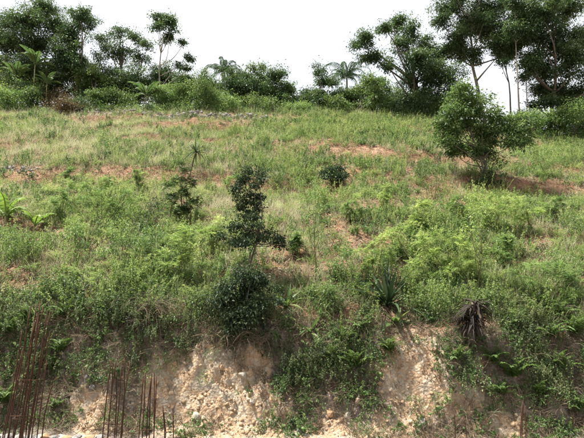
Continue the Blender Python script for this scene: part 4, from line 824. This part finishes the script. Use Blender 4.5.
def spin(n, tilt=.15): return np.stack([rng.normal(size=n) * tilt, rng.normal(size=n) * tilt, rng.uniform(0, 6.28, n)], -1)
CLEAR = [(388, 306, 24, 18, 1), (286, 306, 16, 12, 1), (310, 334, 18, 14, 1), (396, 324, 16, 10, .9), (470, 336, 16, 16, 1), (190, 178, 10, 8, 1), (6, 224, 16, 10, 1), (34, 232, 18, 10, 1), (250, 276, 26, 9, 1), (334, 198, 9, 7, 1), (541, 254, 9, 7, 1), (215, 119, 60, 4, .6), (300, 121, 60, 3, .5), (100, 115, 70, 3, .5), (15, 172, 24, 5, .9), (486, 186, 14, 8, .8), (434, 204, 12, 7, .7)]
def onslope(P): return (1 - .55 * terrace(P[:, 0], P[:, 1])[1]) * sstep(-.25, .15, P[:, 1] - bank_edge(P[:, 0])) * (1 - np.clip(1.25 * blobs(*proj(P), CLEAR), 0, 1))
DRY = [(330, 205, 40, 20, .6), (260, 240, 40, 30, .7), (40, 215, 40, 10, .6), (420, 150, 60, 8, .5), (60, 150, 130, 30, 1), (200, 170, 70, 40, .9), (220, 205, 30, 40, .9), (120, 130, 80, 14, .8), (290, 215, 40, 40, .5), (60, 270, 60, 18, .6), (180, 150, 60, 14, .8), (330, 290, 60, 18, .5), (150, 185, 30, 30, .6), (560, 195, 30, 10, .8), (520, 290, 60, 14, .6), (290, 290, 30, 16, .6)]
LUSH = [(340, 130, 110, 12, 1), (560, 160, 50, 24, .9), (500, 210, 60, 22, 1), (440, 250, 60, 35, 1), (310, 185, 35, 24, .8), (110, 205, 50, 35, .9), (185, 250, 40, 40, .9), (20, 245, 40, 24, .7), (240, 135, 60, 8, .6), (380, 175, 50, 16, .7), (130, 290, 110, 22, .7), (420, 300, 150, 16, .8), (280, 165, 40, 14, .7)]
r = np.random.default_rng(77)
def patch(P, f=.35, s=0): return np.clip(.5 + fbm(P[:, 0] * f, P[:, 1] * f, 80 + s, 4) * .95, 0, 1)
# meadow grass
def low(py): return sstep(262, 300, py)          # the browner, darker belt above the bank edge
P, px, py = slope_pts(36000, pw=1.05); ba = blobs(px, py, BARE_SLOPE); lu = blobs(px, py, LUSH); dr = blobs(px, py, DRY); pt = patch(P)
up = sstep(150, 125, py) * sstep(250, 330, px)   # smooth grass below the crest at right of centre
k = rng.random(len(P)) < np.clip((.03 + .6 * sstep(.42, .85, pt) + .12 * lu + .5 * up) * (1 - .97 * ba) * onslope(P), 0, 1); P, lu, dr, pt, py = P[k], lu[k], dr[k], pt[k], py[k]; n = len(P)
scatter('meadow_grass', 'green and yellowing meadow grass covering the slope', 'grass', 'c_grass', [grass_tuft(26, .36, .014, .09, r), grass_tuft(22, .5, .016, .10, r, .7), grass_tuft(30, .28, .013, .12, r), grass_tuft(18, .6, .02, .07, r, .5)], P, spin(n), rng.uniform(.35, 1.3, n) * (.85 + P[:, 1] / 300), .57 + .42 * dr - .16 * lu + (pt - .5) * -.3 + (patch(P, .22, 97) - .5) * .5 + rng.normal(size=n) * .18 - .1 * low(py))
# dry grass
P, px, py = slope_pts(54000, pw=1.0); ba = blobs(px, py, BARE_SLOPE); lu = blobs(px, py, LUSH); dr = blobs(px, py, DRY); pt = patch(P, .5, 9)
k = rng.random(len(P)) < np.clip((.24 + .35 * pt + .65 * dr + .2 * low(py)) * (1 - .88 * ba) * (1 - .55 * lu) * onslope(P), 0, 1); P, dr, py = P[k], dr[k], py[k]; n = len(P)
scatter('dry_grass', 'straw coloured dry grass mixed through the slope', 'dry grass', 'c_dry', [grass_tuft(24, .36, .009, .08, r, .8), grass_tuft(18, .55, .009, .07, r, .5), grass_tuft(28, .25, .009, .11, r, 1.1), grass_tuft(8, .9, .009, .09, r, .35), grass_tuft(10, 1.05, .009, .12, r, .45)], P, spin(n), rng.uniform(.55, 1.15, n) * (.8 + P[:, 1] / 130), .52 + rng.normal(size=n) * .24 - .35 * low(py))
# leafy weeds
P, px, py = slope_pts(18000, pw=1.0); ba = blobs(px, py, BARE_SLOPE); lu = blobs(px, py, LUSH); dr = blobs(px, py, DRY); pt = patch(P, .45, 19)
k = rng.random(len(P)) < np.clip((.04 + .7 * sstep(.45, .8, pt) + .25 * lu + .5 * sstep(195, 165, py) * sstep(.48, .62, patch(P, .8, 119))) * (1 - .75 * ba) * (1 - .5 * dr) * onslope(P), 0, 1); P, lu, dr, py = P[k], lu[k], dr[k], py[k]; n = len(P)
scatter('leafy_weeds', 'leafy green weeds scattered over the slope', 'weeds', 'c_weed', [weed(7, .5, .10, .045, r), weed(5, .7, .11, .05, r, 20), weed(9, .35, .08, .045, r, 14, .16)], P, spin(n), rng.uniform(.45, 1.1, n) * (.8 + P[:, 1] / 80), .46 + .1 * lu + .1 * dr + rng.normal(size=n) * .3 - .2 * low(py) - .12 * sstep(195, 165, py))
# tall loose scrub
P, px, py = slope_pts(12500, pw=.95); ba = blobs(px, py, BARE_SLOPE); lu = blobs(px, py, LUSH); pt = patch(P, .55, 69)
k = rng.random(len(P)) < np.clip((.08 + .6 * sstep(.45, .8, pt) + .3 * lu + .3 * low(py)) * (1 - .8 * ba) * onslope(P), 0, 1) * np.where(py < 170, 1.5, 1); P, lu, py = P[k], lu[k], py[k]; n = len(P)
scatter('tall_scrub', 'tall loose small leaved scrub standing over the grass', 'scrub', 'c_feather', [weed(6, .8, .055, .024, r, 34, .1), weed(4, 1.05, .06, .026, r, 44, .12), weed(8, .6, .05, .022, r, 26, .14), weed(5, .9, .045, .02, r, 40, .1)], P, spin(n), rng.uniform(.5, 1.25, n) * (1 + .35 * lu), .47 + .12 * lu + rng.normal(size=n) * .27 - .22 * low(py))
# feathery weeds
P, px, py = slope_pts(5000, pw=1.1); ba = blobs(px, py, BARE_SLOPE); lu = blobs(px, py, LUSH); pt = patch(P, .4, 29)
k = rng.random(len(P)) < np.clip((.02 + .4 * sstep(.5, .85, pt) + .75 * lu) * (1 - .8 * ba) * onslope(P), 0, 1) * np.where(py < 175, .35, 1); P, lu = P[k], lu[k]; n = len(P)
scatter('feathery_weeds', 'feathery lime green weeds in patches on the slope', 'weeds', 'c_feather', [feather(7, .55, r), feather(9, .7, r), feather(6, .45, r)], P, spin(n), rng.uniform(.5, 1.1, n), .5 + rng.normal(size=n) * .2 - .3 * low(proj(P)[1]))
# creeping cover
P, px, py = slope_pts(9000, y1=54, pw=1.0); ba = blobs(px, py, BARE_SLOPE); pt = patch(P, .6, 39)
k = rng.random(len(P)) < np.clip((.1 + .5 * pt) * (1 - .9 * ba) * onslope(P), 0, 1); P = P[k]; n = len(P)
scatter('creeping_cover', 'low creeping leaves close to the soil', 'ground cover', 'c_weed', [mat_mat(70, .3, .08, .045, r), mat_mat(90, .38, .09, .05, r), mat_mat(50, .22, .07, .04, r)], P, spin(n, .3), rng.uniform(.6, 1.3, n), .45 + rng.normal(size=n) * .22)
# litter: dead leaves, clods
def clod(r):
    mb = MB(); n = 10; p = r.normal(size=(n, 3)) * [.1, .1, .015] + [0, 0, .03]; leaves(mb, p, r.normal(size=(n, 3)) * [1, 1, .3], .10 * r.uniform(.5, 1.4, n), .035, np.clip(.5 + r.normal(size=n) * .3, 0, 1), up=1.5, r=r); return mb
P, px, py = slope_pts(40000, pw=1.0); k = rng.random(len(P)) < .8 * sstep(-.2, .2, P[:, 1] - bank_edge(P[:, 0])); P = P[k]; n = len(P)
scatter('leaf_litter', 'dead leaves and twigs strewn over the soil', 'litter', 'c_litter', [clod(r) for _ in range(4)], P, np.stack([np.full(n, .45), np.zeros(n), rng.normal(size=n) * .6], -1), rng.uniform(.6, 1.6, n), .55 + rng.normal(size=n) * .25)

# ---- bank cover
def bank_pts(n):
    x = rng.uniform(-10.8, 10.8, n); e = bank_edge(x); y = e + rng.uniform(-1.75, .35, n); z = H(x, y); P = np.stack([x, y, z], -1); px, py = proj(P); return P, px, py
TANGLE = [(310, 385, 46, 46, 1), (345, 355, 36, 30, 1), (130, 340, 70, 18, 1), (40, 345, 60, 40, 1), (250, 330, 60, 14, 1), (520, 340, 80, 40, 1), (560, 400, 50, 40, .8), (470, 380, 30, 24, .6), (20, 400, 40, 30, .8), (150, 395, 14, 14, .5)]
P, px, py = bank_pts(9000); ba = np.maximum(blobs(px, py, BARE_BANK), blobs(px, py, CLEAR)); ta = blobs(px, py, TANGLE); pt = patch(P, 1.1, 49)
k = rng.random(len(P)) < np.clip((.05 + .24 * ta * sstep(.35, .7, pt) + .22 * (pt - .4)) * (1 - 1.0 * ba), 0, 1); n = k.sum()
scatter('bank_weeds', 'dark green weeds clinging to the cut bank', 'weeds', 'c_weed', [weed(7, .32, .055, .028, r, 20), weed(9, .24, .045, .024, r, 16, .1), mat_mat(80, .22, .045, .026, r)], P[k], np.stack([np.full(n, .7) + rng.normal(size=n) * .2, rng.normal(size=n) * .2, rng.normal(size=n) * .8], -1), rng.uniform(.55, 1.25, n), .46 + rng.normal(size=n) * .25)
P, px, py = bank_pts(3200); ba = np.maximum(blobs(px, py, BARE_BANK), blobs(px, py, CLEAR)); ta = blobs(px, py, TANGLE); k = rng.random(len(P)) < np.clip((.02 + .26 * ta) * (1 - ba), 0, 1); n = k.sum()
scatter('bank_creepers', 'trailing creepers hanging down the cut bank', 'creepers', 'c_weed', [vine(4, .5, r), vine(3, .7, r), vine(5, .4, r)], P[k], np.stack([np.zeros(n), np.zeros(n), rng.normal(size=n) * .4], -1), rng.uniform(.6, 1.2, n), .42 + rng.normal(size=n) * .2)
P, px, py = bank_pts(9000); ba = blobs(px, py, BARE_BANK); k = rng.random(len(P)) < np.clip(.38 * (1 - 1.15 * ba), 0, 1); n = k.sum()
scatter('bank_dry_grass', 'brown dry grass and roots on the cut bank', 'dry grass', 'c_litter', [grass_tuft(20, .34, .010, .06, r, 1.2), grass_tuft(18, .26, .011, .07, r, 1.4)], P[k], np.stack([np.full(n, 1.0) + rng.normal(size=n) * .3, rng.normal(size=n) * .2, rng.normal(size=n) * .9], -1), rng.uniform(.6, 1.3, n), .42 + rng.normal(size=n) * .2)
M['c_lip'] = leafmat('bank_edge_leaf', [(0, (.026, .034, .016)), (.35, (.065, .088, .034)), (.6, (.12, .165, .056)), (.8, (.19, .205, .09)), (1, (.29, .25, .15))], .3, True, .6)
def lip_pts(n, lo, hi):
    x = rng.uniform(-11, 11, n); y = bank_edge(x) + rng.uniform(lo, hi, n); P = np.stack([x, y, H(x, y)], -1); px, py = proj(P); return P, px, py
P, px, py = lip_pts(9500, -.75, 1.1); ba = np.clip(1.5 * blobs(px, py, BARE_BANK) - .25, 0, 1); ba = np.maximum(ba, blobs(px, py, CLEAR)); pt = patch(P, .9, 59); k = rng.random(len(P)) < np.clip((.03 + .42 * sstep(.44, .8, pt)) * (1 - ba), 0, 1); n = k.sum()
scatter('bank_edge_brush', 'dark olive and brown brush overhanging the bank edge', 'brush', 'c_lip', [weed(7, .5, .05, .026, r, 30), weed(9, .38, .045, .024, r, 24, .14), vine(6, .55, r), weed(5, .65, .05, .024, r, 34)], P[k], np.stack([np.full(n, .35) + rng.normal(size=n) * .25, rng.normal(size=n) * .2, rng.normal(size=n) * .7], -1), rng.uniform(.55, 1.2, n), .56 + (patch(P[k], 1.2, 88) - .5) * .9 + rng.normal(size=n) * .22)
def twig(n, L, r):
    mb = MB()
    for q in range(n):
        p = np.array([r.normal() * .15, r.normal() * .05, .02]); v = unit(np.array([r.normal() * .5, -1, .5 + r.random()])); pts = []
        for s_ in range(9): pts.append(p.copy()); v = unit(v + np.array([r.normal() * .35, r.normal() * .15, -.2 + r.normal() * .15])); p = p + v * L * r.uniform(.8, 1.2) / 9
        tube(mb, pts, np.linspace(.005, .002, 9), 3, np.clip(.5 + r.normal() * .3, 0, 1), False)
    return mb
P, px, py = lip_pts(700, -.6, .5); ba = np.clip(1.3 * blobs(px, py, BARE_BANK) - .3, 0, 1); k = rng.random(len(P)) < .5 * (1 - ba) * (.35 + blobs(px, py, [(150, 320, 60, 40, .8), (255, 340, 40, 20, .8), (480, 330, 60, 30, .8), (90, 300, 60, 20, .5)])); n = k.sum()
scatter('bank_edge_twigs', 'dry grey brown twigs trailing over the bank edge', 'twigs', 'c_litter', [twig(5, .5, r), twig(7, .75, r), twig(4, .9, r), twig(6, .6, r)], P[k], np.stack([np.zeros(n), np.zeros(n), rng.normal(size=n) * .5], -1), rng.uniform(.6, 1.2, n), .55 + rng.normal(size=n) * .25)
def peb(seed):
    me = stone_mesh(seed, 'stone'); v = np.zeros(len(me.vertices) * 3); me.vertices.foreach_get('co', v); mb = MB(); mb.add(v.reshape(-1, 3), [tuple(q.vertices) for q in me.polygons]); bpy.data.meshes.remove(me); return mb
P, px, py = bank_pts(13000); ba = blobs(px, py, BARE_BANK); k = rng.random(len(P)) < np.clip(.18 + .75 * ba, 0, 1); n = k.sum()
scatter('bank_pebbles', 'pebbles and clods littering the cut bank', 'pebbles', 'c_peb', [peb(90 + q) for q in range(4)], P[k], rng.uniform(0, 6.28, (n, 3)), .018 + .11 * rng.random(n) ** 6 + .03 * rng.random(n), .42 + rng.normal(size=n) * .22)
print('things', len([o for o in S.objects if o.parent is None]))
